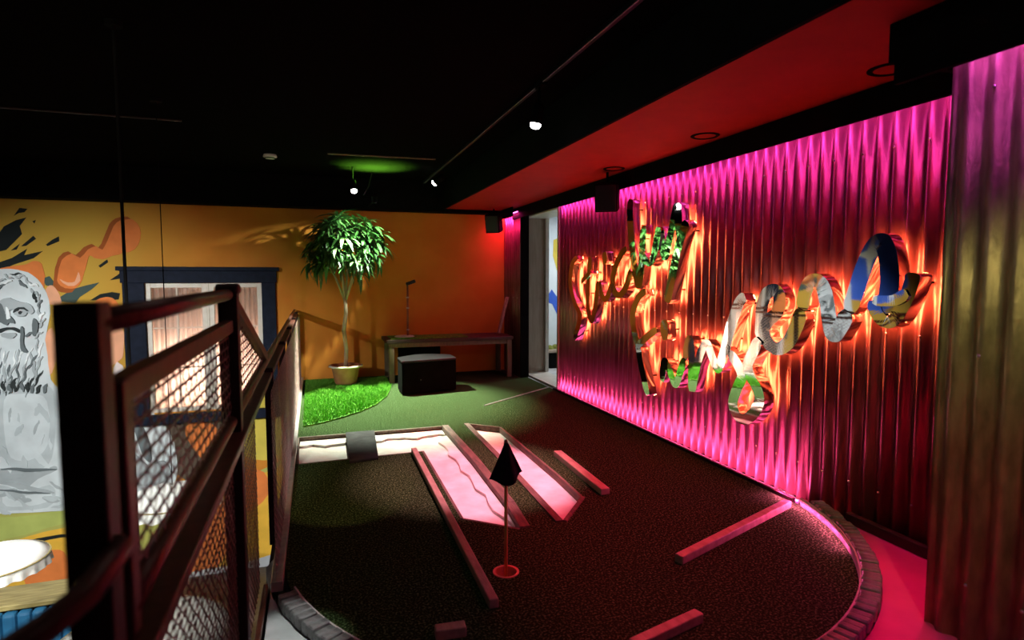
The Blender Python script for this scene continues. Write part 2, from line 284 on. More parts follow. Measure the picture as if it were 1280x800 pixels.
MURAL = [
    ('ground_band', 'm_olive', [(-5.58, -1.49), (-3.71, -1.68), (-2.71, -1.69), (-1.86, -1.97), (-1.17, -1.54), (-0.15, -1.12), (-0.23, -4.36), (-5.68, -3.26)]),
    ('swirl', 'm_green', [(-5.59, -1.65), (-5.18, -1.65), (-4.6, -1.7), (-4.09, -1.75), (-3.8, -1.75), (-3.61, -1.73), (-3.42, -1.72), (-3.16, -1.72), (-2.9, -1.73), (-2.71, -1.76), (-2.63, -1.82), (-2.63, -1.9), (-2.72, -1.96), (-2.93, -1.96), (-3.23, -1.94), (-3.52, -1.93), (-3.76, -1.97), (-3.99, -2.03), (-4.29, -2.07), (-4.75, -2.13), (-5.27, -2.17), (-5.62, -2.15), (-5.75, -2.0), (-5.75, -1.8)]),
    ('swirl', 'm_gold', [(-4.49, -2.32), (-4.39, -2.19), (-4.26, -2.14), (-4.11, -2.1), (-3.94, -2.05), (-3.74, -2.01), (-3.53, -1.99), (-3.25, -1.98), (-2.95, -1.99), (-2.72, -2.04), (-2.64, -2.16), (-2.64, -2.33), (-2.69, -2.48), (-2.78, -2.59), (-2.92, -2.69), (-3.06, -2.79), (-3.17, -2.94), (-3.28, -3.1), (-3.48, -3.21), (-3.87, -3.28), (-4.33, -3.31), (-4.63, -3.23), (-4.68, -2.97), (-4.6, -2.61)]),
    ('swirl', 'm_orange', [(-3.93, -2.41), (-3.87, -2.36), (-3.79, -2.32), (-3.72, -2.3), (-3.65, -2.3), (-3.59, -2.31), (-3.54, -2.35), (-3.5, -2.44), (-3.46, -2.55), (-3.46, -2.67), (-3.51, -2.77), (-3.59, -2.87), (-3.67, -2.93), (-3.75, -2.97), (-3.84, -2.98), (-3.91, -2.95), (-3.97, -2.89), (-4.02, -2.79), (-4.04, -2.69), (-4.03, -2.59), (-3.99, -2.49)]),
    ('swirl', 'm_dark', [(-3.96, -2.12), (-3.86, -2.1), (-3.72, -2.09), (-3.57, -2.08), (-3.41, -2.1), (-3.25, -2.12), (-3.14, -2.14), (-3.09, -2.16), (-3.09, -2.18), (-3.14, -2.18), (-3.25, -2.17), (-3.42, -2.14), (-3.57, -2.13), (-3.71, -2.14), (-3.83, -2.16), (-3.92, -2.18), (-3.97, -2.16), (-3.99, -2.14)]),
    ('swirl', 'm_gold', [(-2.0, -2.59), (-1.99, -2.43), (-1.88, -2.26), (-1.76, -2.11), (-1.65, -1.98), (-1.53, -1.87), (-1.41, -1.77), (-1.29, -1.69), (-1.18, -1.62), (-1.06, -1.55), (-0.92, -1.5), (-0.78, -1.45), (-0.64, -1.4), (-0.51, -1.3), (-0.39, -1.21), (-0.31, -1.31), (-0.27, -1.78), (-0.26, -2.46), (-0.36, -2.97), (-0.59, -3.13), (-0.91, -3.11), (-1.22, -3.03), (-1.52, -2.92), (-1.82, -2.75)]),
    ('swirl', 'm_orange', [(-2.28, -2.92), (-2.25, -2.78), (-2.15, -2.61), (-2.04, -2.45), (-1.96, -2.33), (-1.86, -2.21), (-1.76, -2.11), (-1.62, -1.99), (-1.47, -1.88), (-1.35, -1.84), (-1.31, -1.94), (-1.3, -2.12), (-1.31, -2.3), (-1.34, -2.47), (-1.38, -2.64), (-1.46, -2.8), (-1.59, -2.96), (-1.75, -3.1), (-1.91, -3.18), (-2.06, -3.15), (-2.2, -3.05)]),
    ('swirl', 'm_orange', [(-1.17, -1.41), (-1.06, -1.37), (-0.93, -1.39), (-0.82, -1.45), (-0.77, -1.55), (-0.75, -1.69), (-0.77, -1.82), (-0.85, -1.93), (-0.97, -2.02), (-1.07, -2.07), (-1.14, -2.06), (-1.2, -2.01), (-1.23, -1.92), (-1.24, -1.76), (-1.22, -1.55)]),
    ('swirl', 'm_yellow', [(-1.13, -0.27), (-0.99, -0.18), (-0.79, -0.16), (-0.61, -0.17), (-0.47, -0.18), (-0.36, -0.22), (-0.29, -0.32), (-0.25, -0.56), (-0.25, -0.87), (-0.31, -1.11), (-0.45, -1.22), (-0.64, -1.26), (-0.82, -1.26), (-0.96, -1.23), (-1.09, -1.16), (-1.18, -1.03), (-1.21, -0.79), (-1.2, -0.49)]),
    ('swirl', 'm_brown', [(-2.29, -0.56), (-2.0, -0.51), (-1.57, -0.51), (-1.26, -0.61), (-1.18, -0.88), (-1.23, -1.25), (-1.31, -1.53), (-1.38, -1.63), (-1.49, -1.65), (-1.61, -1.62), (-1.76, -1.56), (-1.93, -1.46), (-2.06, -1.34), (-2.11, -1.22), (-2.11, -1.08), (-2.13, -0.94), (-2.22, -0.79), (-2.32, -0.65)]),
    ('swirl', 'm_orange', [(-1.86, -0.59), (-1.78, -0.57), (-1.67, -0.57), (-1.57, -0.59), (-1.5, -0.65), (-1.45, -0.73), (-1.42, -0.81), (-1.44, -0.9), (-1.48, -0.99), (-1.52, -1.06), (-1.57, -1.11), (-1.62, -1.15), (-1.67, -1.16), (-1.72, -1.12), (-1.76, -1.05), (-1.81, -0.97), (-1.85, -0.89), (-1.89, -0.81), (-1.91, -0.74), (-1.91, -0.68), (-1.9, -0.62)]),
    ('swirl', 'm_white', [(-2.45, -3.15), (-2.31, -3.03), (-2.11, -2.96), (-1.9, -2.92), (-1.68, -2.9), (-1.44, -2.9), (-1.21, -2.9), (-0.99, -2.86), (-0.77, -2.82), (-0.62, -2.93), (-0.52, -3.34), (-0.48, -3.9), (-0.66, -4.27), (-1.23, -4.29), (-1.97, -4.12), (-2.48, -3.91), (-2.62, -3.66), (-2.56, -3.38)]),
    ('splash', 'm_dark', [(-4.07, 2.26), (-4.02, 2.34), (-3.88, 2.43), (-3.76, 2.47), (-3.84, 2.35), (-3.82, 2.24), (-3.89, 2.16), (-4.01, 2.02), (-4.14, 1.98), (-4.45, 1.82), (-4.61, 2.04), (-4.25, 2.15)]),
    ('splash', 'm_dark', [(-3.9, 2.49), (-3.83, 2.6), (-3.74, 2.59), (-3.78, 2.54), (-3.84, 2.53)]),
    ('splash', 'm_dark', [(-3.55, 2.1), (-3.47, 2.17), (-3.39, 2.22), (-3.39, 2.15), (-3.47, 2.11), (-3.53, 2.08)]),
    ('splash', 'm_dark', [(-4.36, 1.74), (-3.95, 1.91), (-3.77, 2.04), (-3.81, 1.95), (-3.59, 2.01), (-3.7, 1.91), (-3.93, 1.82), (-4.19, 1.69)]),
    ('splash', 'm_dark', [(-3.96, 2.01), (-3.85, 2.11), (-3.89, 2.03)]),
    ('splash', 'm_dark', [(-3.84, 2.07), (-3.69, 2.22), (-3.66, 2.18), (-3.78, 2.08)]),
    ('splash', 'm_dark', [(-3.69, 2.42), (-3.65, 2.44), (-3.67, 2.39)]),
    ('splash', 'm_dark', [(-3.06, 1.31), (-2.93, 1.4), (-2.78, 1.43), (-2.68, 1.41), (-2.7, 1.32), (-2.89, 1.31)]),
    ('splash', 'm_dark', [(-2.8, 1.6), (-2.67, 1.7), (-2.59, 1.74), (-2.54, 1.66), (-2.69, 1.62)]),
    ('splash', 'm_dark', [(-2.93, 1.81), (-2.82, 1.9), (-2.81, 1.86), (-2.91, 1.78)]),
    ('splash', 'm_slate', [(-3.42, 1.36), (-3.27, 1.47), (-3.12, 1.52), (-2.93, 1.57), (-3.03, 1.47), (-3.18, 1.36), (-3.24, 1.27), (-3.41, 1.3)]),
    ('splash', 'm_slate', [(-3.6, 1.63), (-3.53, 1.66), (-3.48, 1.58), (-3.5, 1.51), (-3.58, 1.53)]),
    ('blob', 'm_rust', [(-3.48, 1.6), (-3.46, 1.76), (-3.41, 1.92), (-3.35, 1.99), (-3.29, 2.01), (-3.25, 1.98), (-3.2, 1.96), (-3.15, 2.01), (-3.1, 2.07), (-3.05, 2.1), (-3.0, 2.12), (-2.96, 2.09), (-2.92, 2.07), (-2.88, 2.13), (-2.85, 2.21), (-2.81, 2.31), (-2.77, 2.41), (-2.73, 2.46), (-2.69, 2.49), (-2.61, 2.52), (-2.54, 2.52), (-2.48, 2.47), (-2.44, 2.41), (-2.43, 2.33), (-2.44, 2.24), (-2.47, 2.16), (-2.52, 2.08), (-2.59, 2.05), (-2.66, 2.03), (-2.73, 2.01), (-2.81, 1.98), (-2.87, 1.96), (-2.93, 1.94), (-2.98, 1.94), (-3.03, 1.96), (-3.06, 1.99), (-3.08, 1.98), (-3.11, 1.88), (-3.13, 1.75), (-3.16, 1.64), (-3.19, 1.55), (-3.23, 1.48), (-3.27, 1.43), (-3.33, 1.42), (-3.4, 1.43), (-3.45, 1.46), (-3.48, 1.5), (-3.49, 1.54)]),
    ('blob', 'm_orange', [(-3.43, 1.66), (-3.41, 1.77), (-3.37, 1.89), (-3.31, 1.95), (-3.25, 1.98), (-3.2, 1.95), (-3.15, 1.92), (-3.1, 1.97), (-3.05, 2.04), (-3.0, 2.07), (-2.95, 2.09), (-2.91, 2.06), (-2.87, 2.04), (-2.84, 2.09), (-2.8, 2.18), (-2.76, 2.28), (-2.72, 2.38), (-2.68, 2.43), (-2.64, 2.46), (-2.56, 2.48), (-2.49, 2.49), (-2.43, 2.44), (-2.39, 2.37), (-2.38, 2.29), (-2.39, 2.21), (-2.42, 2.12), (-2.47, 2.05), (-2.54, 2.01), (-2.61, 2.0), (-2.68, 1.97), (-2.76, 1.95), (-2.82, 1.92), (-2.88, 1.9), (-2.93, 1.91), (-2.98, 1.92), (-3.01, 1.95), (-3.04, 1.95), (-3.06, 1.89), (-3.08, 1.81), (-3.11, 1.71), (-3.14, 1.6), (-3.18, 1.53), (-3.22, 1.49), (-3.28, 1.48), (-3.35, 1.49), (-3.4, 1.52), (-3.43, 1.56), (-3.44, 1.6)]),
    ('blob', 'm_peach', [(-3.41, 1.62), (-3.4, 1.6), (-3.37, 1.56), (-3.34, 1.54), (-3.31, 1.52), (-3.27, 1.52), (-3.24, 1.52), (-3.21, 1.54), (-3.18, 1.57), (-3.16, 1.6), (-3.16, 1.65), (-3.17, 1.7), (-3.18, 1.72), (-3.19, 1.69), (-3.21, 1.63), (-3.23, 1.58), (-3.26, 1.57), (-3.29, 1.57), (-3.32, 1.57), (-3.36, 1.59), (-3.39, 1.61)]),
    ('blob', 'm_orange', [(-4.19, 1.72), (-4.15, 1.74), (-4.08, 1.77), (-4.0, 1.79), (-3.93, 1.8), (-3.86, 1.81), (-3.8, 1.82), (-3.76, 1.84), (-3.73, 1.86), (-3.71, 1.87), (-3.67, 1.87), (-3.64, 1.86), (-3.61, 1.83), (-3.6, 1.78), (-3.59, 1.73), (-3.58, 1.66), (-3.59, 1.58), (-3.6, 1.49), (-3.62, 1.44), (-3.67, 1.46), (-3.72, 1.52), (-3.78, 1.58), (-3.86, 1.63), (-3.93, 1.67), (-4.01, 1.69), (-4.08, 1.71), (-4.16, 1.71)]),
    ('blob', 'm_peach', [(-3.58, 1.47), (-3.56, 1.51), (-3.53, 1.53), (-3.5, 1.53), (-3.47, 1.5), (-3.44, 1.45), (-3.42, 1.4), (-3.41, 1.35), (-3.4, 1.3), (-3.41, 1.26), (-3.45, 1.25), (-3.51, 1.25), (-3.55, 1.27), (-3.57, 1.33), (-3.58, 1.41)]),
    ('blob', 'm_orange', [(-3.03, 1.2), (-3.02, 1.26), (-2.99, 1.29), (-2.97, 1.32), (-2.93, 1.34), (-2.9, 1.35), (-2.86, 1.36), (-2.83, 1.36), (-2.79, 1.35), (-2.76, 1.33), (-2.73, 1.29), (-2.71, 1.25), (-2.69, 1.2), (-2.67, 1.1), (-2.66, 0.99), (-2.68, 0.9), (-2.78, 0.85), (-2.91, 0.83), (-3.0, 0.85), (-3.04, 0.95), (-3.04, 1.09)]),
    ('blob', 'm_peach', [(-3.0, 0.91), (-2.91, 0.95), (-2.78, 0.96), (-2.68, 0.93), (-2.65, 0.82), (-2.66, 0.67), (-2.67, 0.55), (-2.68, 0.49), (-2.69, 0.46), (-2.72, 0.43), (-2.77, 0.39), (-2.82, 0.36), (-2.87, 0.34), (-2.9, 0.36), (-2.94, 0.4), (-2.96, 0.44), (-2.99, 0.49), (-3.0, 0.54), (-3.02, 0.61), (-3.03, 0.71), (-3.03, 0.83)]),
    ('blob', 'm_slate', [(-2.96, 0.47), (-2.95, 0.51), (-2.93, 0.54), (-2.92, 0.56), (-2.91, 0.55), (-2.89, 0.52), (-2.88, 0.49), (-2.87, 0.44), (-2.86, 0.39), (-2.86, 0.34), (-2.88, 0.31), (-2.92, 0.3), (-2.95, 0.3), (-2.96, 0.34), (-2.97, 0.41)]),
    ('blob', 'm_peach', [(-3.63, 0.76), (-3.6, 0.86), (-3.56, 0.92), (-3.53, 0.93), (-3.5, 0.85), (-3.48, 0.72), (-3.48, 0.58), (-3.51, 0.44), (-3.56, 0.29), (-3.6, 0.24), (-3.62, 0.36), (-3.63, 0.58)]),
    ('blob', 'm_pink', [(-2.81, 0.32), (-2.76, 0.41), (-2.69, 0.35), (-2.65, 0.19), (-2.64, -0.13), (-2.65, -0.56), (-2.67, -0.89), (-2.71, -1.03), (-2.75, -1.06), (-2.78, -1.06), (-2.82, -1.06), (-2.86, -1.02), (-2.88, -0.87), (-2.87, -0.5), (-2.84, -0.02)]),
    ('statue', 's_light', [(-4.65, 1.39), (-4.56, 1.57), (-4.46, 1.61), (-4.35, 1.67), (-4.23, 1.72), (-4.14, 1.75), (-4.05, 1.76), (-3.97, 1.76), (-3.9, 1.75), (-3.83, 1.73), (-3.77, 1.71), (-3.72, 1.67), (-3.67, 1.62), (-3.63, 1.56), (-3.6, 1.49), (-3.57, 1.42), (-3.55, 1.33), (-3.54, 1.23), (-3.54, 1.13), (-3.56, 1.04), (-3.58, 0.95), (-3.6, 0.86), (-3.62, 0.76), (-3.61, 0.65), (-3.6, 0.53), (-3.6, 0.41), (-3.59, 0.3), (-3.58, 0.19), (-3.53, 0.1), (-3.41, 0.03), (-3.24, -0.03), (-3.0, -0.09), (-2.75, -0.16), (-2.53, -0.25), (-2.34, -0.37), (-2.21, -0.52), (-2.12, -0.69), (-2.06, -0.88), (-2.04, -1.07), (-2.03, -1.27), (-2.06, -1.44), (-2.14, -1.54), (-2.28, -1.6), (-2.51, -1.66), (-2.81, -1.7), (-3.18, -1.72), (-3.56, -1.73), (-3.91, -1.71), (-4.27, -1.68), (-4.76, -1.73), (-5.16, -1.6), (-5.29, -0.92), (-5.25, -0.21), (-5.04, 0.0), (-4.8, 0.2), (-4.71, 0.81)]),
    ('statue', 's_soft', [(-4.18, 0.07), (-4.12, 0.11), (-4.08, 0.16), (-4.04, 0.18), (-3.98, 0.14), (-3.93, 0.09), (-3.86, 0.05), (-3.78, 0.07), (-3.69, 0.1), (-3.62, 0.11), (-3.58, 0.07), (-3.55, 0.01), (-3.54, -0.11), (-3.54, -0.32), (-3.56, -0.58), (-3.59, -0.8), (-3.62, -0.94), (-3.66, -1.02), (-3.73, -1.08), (-3.83, -1.11), (-3.95, -1.11), (-4.06, -1.08), (-4.12, -1.01), (-4.16, -0.92), (-4.21, -0.86), (-4.31, -0.9), (-4.42, -0.98), (-4.51, -0.94), (-4.55, -0.68), (-4.57, -0.32), (-4.55, -0.04), (-4.45, 0.05), (-4.3, 0.06)]),
    ('statue', 's_light', [(-4.14, -0.07), (-4.1, 0.0), (-4.03, 0.01), (-3.96, 0.01), (-3.86, 0.01), (-3.76, -0.0), (-3.68, -0.04), (-3.64, -0.12), (-3.63, -0.22), (-3.62, -0.33), (-3.62, -0.47), (-3.64, -0.61), (-3.66, -0.74), (-3.7, -0.82), (-3.75, -0.88), (-3.81, -0.92), (-3.89, -0.95), (-3.98, -0.95), (-4.05, -0.93), (-4.1, -0.89), (-4.13, -0.81), (-4.15, -0.69), (-4.16, -0.49), (-4.16, -0.25)]),
    ('statue', 's_mid', [(-4.51, -1.08), (-4.44, -1.06), (-4.33, -1.04), (-4.24, -1.03), (-4.17, -1.04), (-4.12, -1.06), (-4.06, -1.08), (-3.98, -1.1), (-3.9, -1.12), (-3.82, -1.13), (-3.74, -1.11), (-3.66, -1.08), (-3.6, -1.06), (-3.57, -1.07), (-3.56, -1.1), (-3.58, -1.13), (-3.64, -1.16), (-3.72, -1.19), (-3.8, -1.23), (-3.86, -1.28), (-3.92, -1.34), (-3.98, -1.37), (-4.03, -1.36), (-4.08, -1.32), (-4.16, -1.28), (-4.28, -1.24), (-4.42, -1.2), (-4.52, -1.17), (-4.55, -1.14), (-4.55, -1.11)]),
    ('statue', 's_soft', [(-4.62, -1.29), (-4.52, -1.26), (-4.38, -1.26), (-4.25, -1.27), (-4.15, -1.3), (-4.07, -1.36), (-3.98, -1.39), (-3.87, -1.38), (-3.76, -1.35), (-3.67, -1.33), (-3.62, -1.37), (-3.6, -1.42), (-3.6, -1.48), (-3.61, -1.55), (-3.64, -1.61), (-3.71, -1.66), (-3.84, -1.67), (-4.01, -1.66), (-4.18, -1.65), (-4.35, -1.65), (-4.52, -1.65), (-4.63, -1.61), (-4.67, -1.52), (-4.66, -1.39)]),
    ('statue', 's_light', [(-4.21, -1.41), (-4.16, -1.42), (-4.07, -1.44), (-3.98, -1.46), (-3.88, -1.45), (-3.77, -1.42), (-3.69, -1.41), (-3.65, -1.45), (-3.64, -1.5), (-3.66, -1.55), (-3.72, -1.58), (-3.8, -1.6), (-3.89, -1.61), (-4.0, -1.61), (-4.11, -1.6), (-4.19, -1.58), (-4.23, -1.52), (-4.23, -1.45)]),
    ('statue', 's_light', [(-3.9, -0.75), (-3.89, -0.8), (-3.87, -0.84), (-3.85, -0.88), (-3.83, -0.91), (-3.81, -0.94), (-3.79, -0.98), (-3.77, -1.01), (-3.76, -1.01), (-3.77, -0.97), (-3.78, -0.93), (-3.8, -0.88), (-3.83, -0.85), (-3.85, -0.82), (-3.87, -0.79), (-3.89, -0.75)]),
    ('statue', 's_soft', [(-3.99, -0.26), (-3.99, -0.3), (-4.0, -0.34), (-4.0, -0.38), (-4.0, -0.43), (-3.99, -0.47), (-3.98, -0.51), (-3.97, -0.55), (-3.96, -0.55), (-3.96, -0.51), (-3.96, -0.46), (-3.97, -0.42), (-3.97, -0.39), (-3.97, -0.34), (-3.97, -0.3), (-3.98, -0.26)]),
    ('statue', 's_soft', [(-3.74, -0.17), (-3.76, -0.18), (-3.78, -0.2), (-3.79, -0.22), (-3.79, -0.24), (-3.79, -0.26), (-3.8, -0.28), (-3.8, -0.31), (-3.78, -0.32), (-3.76, -0.31), (-3.75, -0.29), (-3.73, -0.27), (-3.73, -0.24), (-3.73, -0.23), (-3.73, -0.2), (-3.73, -0.18)]),
    ('statue', 's_soft', [(-4.21, -0.16), (-4.23, -0.18), (-4.25, -0.19), (-4.27, -0.2), (-4.29, -0.22), (-4.3, -0.24), (-4.31, -0.27), (-4.32, -0.29), (-4.32, -0.3), (-4.3, -0.29), (-4.28, -0.27), (-4.26, -0.25), (-4.25, -0.24), (-4.23, -0.22), (-4.22, -0.2), (-4.21, -0.17)]),
    ('statue', 's_mid', [(-4.07, -0.18), (-4.08, -0.2), (-4.09, -0.23), (-4.1, -0.26), (-4.1, -0.29), (-4.1, -0.32), (-4.1, -0.35), (-4.1, -0.38), (-4.09, -0.39), (-4.08, -0.36), (-4.08, -0.33), (-4.07, -0.3), (-4.07, -0.27), (-4.06, -0.24), (-4.06, -0.21), (-4.06, -0.18)]),
    ('statue', 's_light', [(-4.08, -0.32), (-4.08, -0.35), (-4.07, -0.39), (-4.05, -0.42), (-4.02, -0.45), (-4.01, -0.46), (-3.99, -0.49), (-3.96, -0.51), (-3.95, -0.5), (-3.95, -0.46), (-3.96, -0.42), (-3.98, -0.39), (-4.0, -0.37), (-4.02, -0.35), (-4.05, -0.33), (-4.07, -0.31)]),
    ('statue', 's_mid', [(-4.13, -1.4), (-4.11, -1.42), (-4.09, -1.45), (-4.06, -1.47), (-4.04, -1.47), (-4.01, -1.47), (-3.99, -1.48), (-3.96, -1.49), (-3.96, -1.48), (-3.97, -1.45), (-4.0, -1.42), (-4.03, -1.41), (-4.05, -1.4), (-4.07, -1.4), (-4.1, -1.39), (-4.12, -1.38)]),
    ('statue', 's_mid', [(-3.67, -1.28), (-3.65, -1.31), (-3.63, -1.34), (-3.61, -1.37), (-3.58, -1.4), (-3.55, -1.41), (-3.52, -1.43), (-3.5, -1.45), (-3.49, -1.44), (-3.51, -1.41), (-3.54, -1.38), (-3.56, -1.36), (-3.59, -1.34), (-3.61, -1.32), (-3.63, -1.29), (-3.66, -1.28)]),
    ('statue', 's_light', [(-3.81, -0.82), (-3.8, -0.87), (-3.79, -0.91), (-3.78, -0.96), (-3.76, -1.01), (-3.72, -1.05), (-3.69, -1.07), (-3.67, -1.11), (-3.65, -1.1), (-3.66, -1.05), (-3.68, -1.0), (-3.7, -0.96), (-3.72, -0.93), (-3.74, -0.89), (-3.76, -0.84), (-3.8, -0.81)]),
    ('statue', 's_mid', [(-4.15, -1.39), (-4.13, -1.42), (-4.13, -1.45), (-4.11, -1.48), (-4.08, -1.51), (-4.05, -1.51), (-4.03, -1.52), (-4.01, -1.53), (-4.0, -1.51), (-4.01, -1.48), (-4.03, -1.45), (-4.05, -1.43), (-4.07, -1.42), (-4.08, -1.41), (-4.11, -1.39), (-4.14, -1.38)]),
    ('statue', 's_soft', [(-4.29, -1.61), (-4.27, -1.63), (-4.26, -1.66), (-4.24, -1.69), (-4.21, -1.7), (-4.19, -1.7), (-4.17, -1.7), (-4.15, -1.71), (-4.14, -1.7), (-4.15, -1.67), (-4.18, -1.65), (-4.2, -1.64), (-4.22, -1.63), (-4.23, -1.62), (-4.26, -1.6), (-4.28, -1.6)]),
    ('statue', 's_mid', [(-4.29, -1.43), (-4.25, -1.44), (-4.21, -1.44), (-4.17, -1.43), (-4.14, -1.4), (-4.11, -1.38), (-4.08, -1.37), (-4.05, -1.36), (-4.05, -1.35), (-4.09, -1.33), (-4.13, -1.33), (-4.17, -1.35), (-4.2, -1.37), (-4.22, -1.39), (-4.25, -1.4), (-4.29, -1.41)]),
    ('statue', 's_soft', [(-3.75, -0.14), (-3.75, -0.19), (-3.74, -0.24), (-3.72, -0.29), (-3.7, -0.32), (-3.68, -0.35), (-3.66, -0.39), (-3.64, -0.43), (-3.62, -0.42), (-3.62, -0.37), (-3.63, -0.32), (-3.64, -0.27), (-3.67, -0.24), (-3.69, -0.21), (-3.71, -0.18), (-3.73, -0.14)]),
    ('statue', 's_mid', [(-4.06, -1.5), (-4.04, -1.52), (-4.02, -1.54), (-3.99, -1.55), (-3.97, -1.56), (-3.94, -1.55), (-3.91, -1.55), (-3.89, -1.54), (-3.89, -1.52), (-3.91, -1.5), (-3.94, -1.49), (-3.96, -1.49), (-3.98, -1.48), (-4.0, -1.48), (-4.03, -1.48), (-4.06, -1.49)]),
    ('statue', 's_soft', [(-4.01, -1.62), (-3.99, -1.63), (-3.97, -1.64), (-3.95, -1.66), (-3.93, -1.66), (-3.91, -1.65), (-3.89, -1.65), (-3.87, -1.65), (-3.87, -1.64), (-3.89, -1.62), (-3.91, -1.62), (-3.93, -1.62), (-3.95, -1.62), (-3.96, -1.61), (-3.98, -1.61), (-4.01, -1.61)]),
    ('statue', 's_mid', [(-3.75, -0.38), (-3.76, -0.41), (-3.78, -0.43), (-3.8, -0.46), (-3.81, -0.49), (-3.82, -0.53), (-3.82, -0.56), (-3.82, -0.59), (-3.82, -0.59), (-3.8, -0.57), (-3.79, -0.54), (-3.78, -0.51), (-3.77, -0.48), (-3.76, -0.45), (-3.74, -0.42), (-3.74, -0.39)]),
    ('statue', 's_soft', [(-3.66, -1.67), (-3.63, -1.67), (-3.6, -1.68), (-3.57, -1.69), (-3.53, -1.68), (-3.5, -1.66), (-3.47, -1.65), (-3.44, -1.64), (-3.44, -1.63), (-3.48, -1.62), (-3.51, -1.62), (-3.54, -1.63), (-3.57, -1.64), (-3.6, -1.64), (-3.63, -1.64), (-3.66, -1.66)]),
    ('statue', 's_mid', [(-4.19, -1.36), (-4.17, -1.38), (-4.15, -1.4), (-4.13, -1.42), (-4.1, -1.42), (-4.07, -1.42), (-4.05, -1.41), (-4.03, -1.42), (-4.03, -1.41), (-4.05, -1.38), (-4.08, -1.37), (-4.1, -1.37), (-4.12, -1.37), (-4.14, -1.36), (-4.16, -1.35), (-4.19, -1.35)]),
    ('statue', 's_mid', [(-3.76, -1.52), (-3.74, -1.54), (-3.72, -1.56), (-3.69, -1.59), (-3.65, -1.6), (-3.62, -1.6), (-3.59, -1.6), (-3.56, -1.59), (-3.55, -1.58), (-3.58, -1.55), (-3.61, -1.53), (-3.64, -1.52), (-3.67, -1.51), (-3.69, -1.5), (-3.73, -1.49), (-3.76, -1.5)]),
    ('statue', 's_soft', [(-4.05, -1.49), (-4.03, -1.53), (-4.01, -1.56), (-4.0, -1.6), (-3.97, -1.63), (-3.94, -1.65), (-3.91, -1.67), (-3.88, -1.69), (-3.88, -1.68), (-3.89, -1.64), (-3.92, -1.61), (-3.95, -1.59), (-3.97, -1.57), (-3.99, -1.54), (-4.01, -1.51), (-4.04, -1.49)]),
    ('statue', 's_soft', [(-3.96, -0.87), (-3.97, -0.9), (-3.98, -0.93), (-3.97, -0.96), (-3.96, -0.99), (-3.95, -1.0), (-3.94, -1.03), (-3.94, -1.05), (-3.92, -1.06), (-3.91, -1.03), (-3.91, -0.99), (-3.91, -0.96), (-3.92, -0.94), (-3.93, -0.92), (-3.94, -0.9), (-3.95, -0.87)]),
    ('statue', 's_soft', [(-4.23, -0.7), (-4.23, -0.73), (-4.22, -0.75), (-4.2, -0.78), (-4.19, -0.79), (-4.17, -0.8), (-4.16, -0.81), (-4.14, -0.83), (-4.13, -0.82), (-4.14, -0.8), (-4.14, -0.77), (-4.16, -0.75), (-4.17, -0.73), (-4.19, -0.72), (-4.2, -0.71), (-4.22, -0.69)]),
    ('statue', 's_soft', [(-3.94, -0.42), (-3.96, -0.44), (-3.98, -0.45), (-4.01, -0.47), (-4.02, -0.49), (-4.03, -0.52), (-4.04, -0.55), (-4.04, -0.58), (-4.03, -0.59), (-4.01, -0.58), (-3.99, -0.56), (-3.97, -0.54), (-3.96, -0.52), (-3.95, -0.5), (-3.93, -0.47), (-3.93, -0.43)]),
    ('statue', 's_soft', [(-3.75, -1.52), (-3.72, -1.53), (-3.7, -1.55), (-3.67, -1.57), (-3.63, -1.58), (-3.6, -1.57), (-3.57, -1.55), (-3.54, -1.55), (-3.53, -1.53), (-3.57, -1.51), (-3.6, -1.5), (-3.63, -1.5), (-3.66, -1.49), (-3.68, -1.49), (-3.72, -1.49), (-3.75, -1.5)]),
    ('statue', 's_mid', [(-4.16, -1.17), (-4.14, -1.18), (-4.11, -1.2), (-4.08, -1.21), (-4.05, -1.21), (-4.02, -1.19), (-3.99, -1.18), (-3.97, -1.16), (-3.97, -1.14), (-4.0, -1.13), (-4.03, -1.13), (-4.06, -1.13), (-4.08, -1.13), (-4.11, -1.13), (-4.14, -1.14), (-4.17, -1.15)]),
    ('statue', 's_light', [(-3.63, -0.64), (-3.64, -0.67), (-3.65, -0.69), (-3.65, -0.73), (-3.64, -0.75), (-3.64, -0.77), (-3.63, -0.8), (-3.63, -0.82), (-3.62, -0.83), (-3.61, -0.8), (-3.6, -0.77), (-3.6, -0.74), (-3.61, -0.72), (-3.62, -0.7), (-3.62, -0.67), (-3.62, -0.65)]),
    ('statue', 's_light', [(-3.7, -0.59), (-3.72, -0.6), (-3.75, -0.62), (-3.76, -0.65), (-3.77, -0.68), (-3.78, -0.71), (-3.79, -0.73), (-3.8, -0.76), (-3.79, -0.77), (-3.77, -0.76), (-3.74, -0.74), (-3.72, -0.71), (-3.72, -0.68), (-3.71, -0.65), (-3.7, -0.63), (-3.69, -0.6)]),
    ('statue', 's_soft', [(-4.2, -1.36), (-4.19, -1.38), (-4.18, -1.41), (-4.17, -1.44), (-4.15, -1.47), (-4.12, -1.48), (-4.1, -1.5), (-4.08, -1.52), (-4.07, -1.51), (-4.09, -1.48), (-4.11, -1.45), (-4.13, -1.44), (-4.14, -1.42), (-4.16, -1.39), (-4.17, -1.37), (-4.2, -1.35)]),
    ('statue', 's_mid', [(-4.34, -0.63), (-4.34, -0.66), (-4.34, -0.68), (-4.34, -0.71), (-4.33, -0.73), (-4.31, -0.75), (-4.3, -0.77), (-4.28, -0.78), (-4.27, -0.78), (-4.27, -0.75), (-4.28, -0.72), (-4.29, -0.7), (-4.3, -0.69), (-4.3, -0.67), (-4.32, -0.65), (-4.33, -0.63)]),
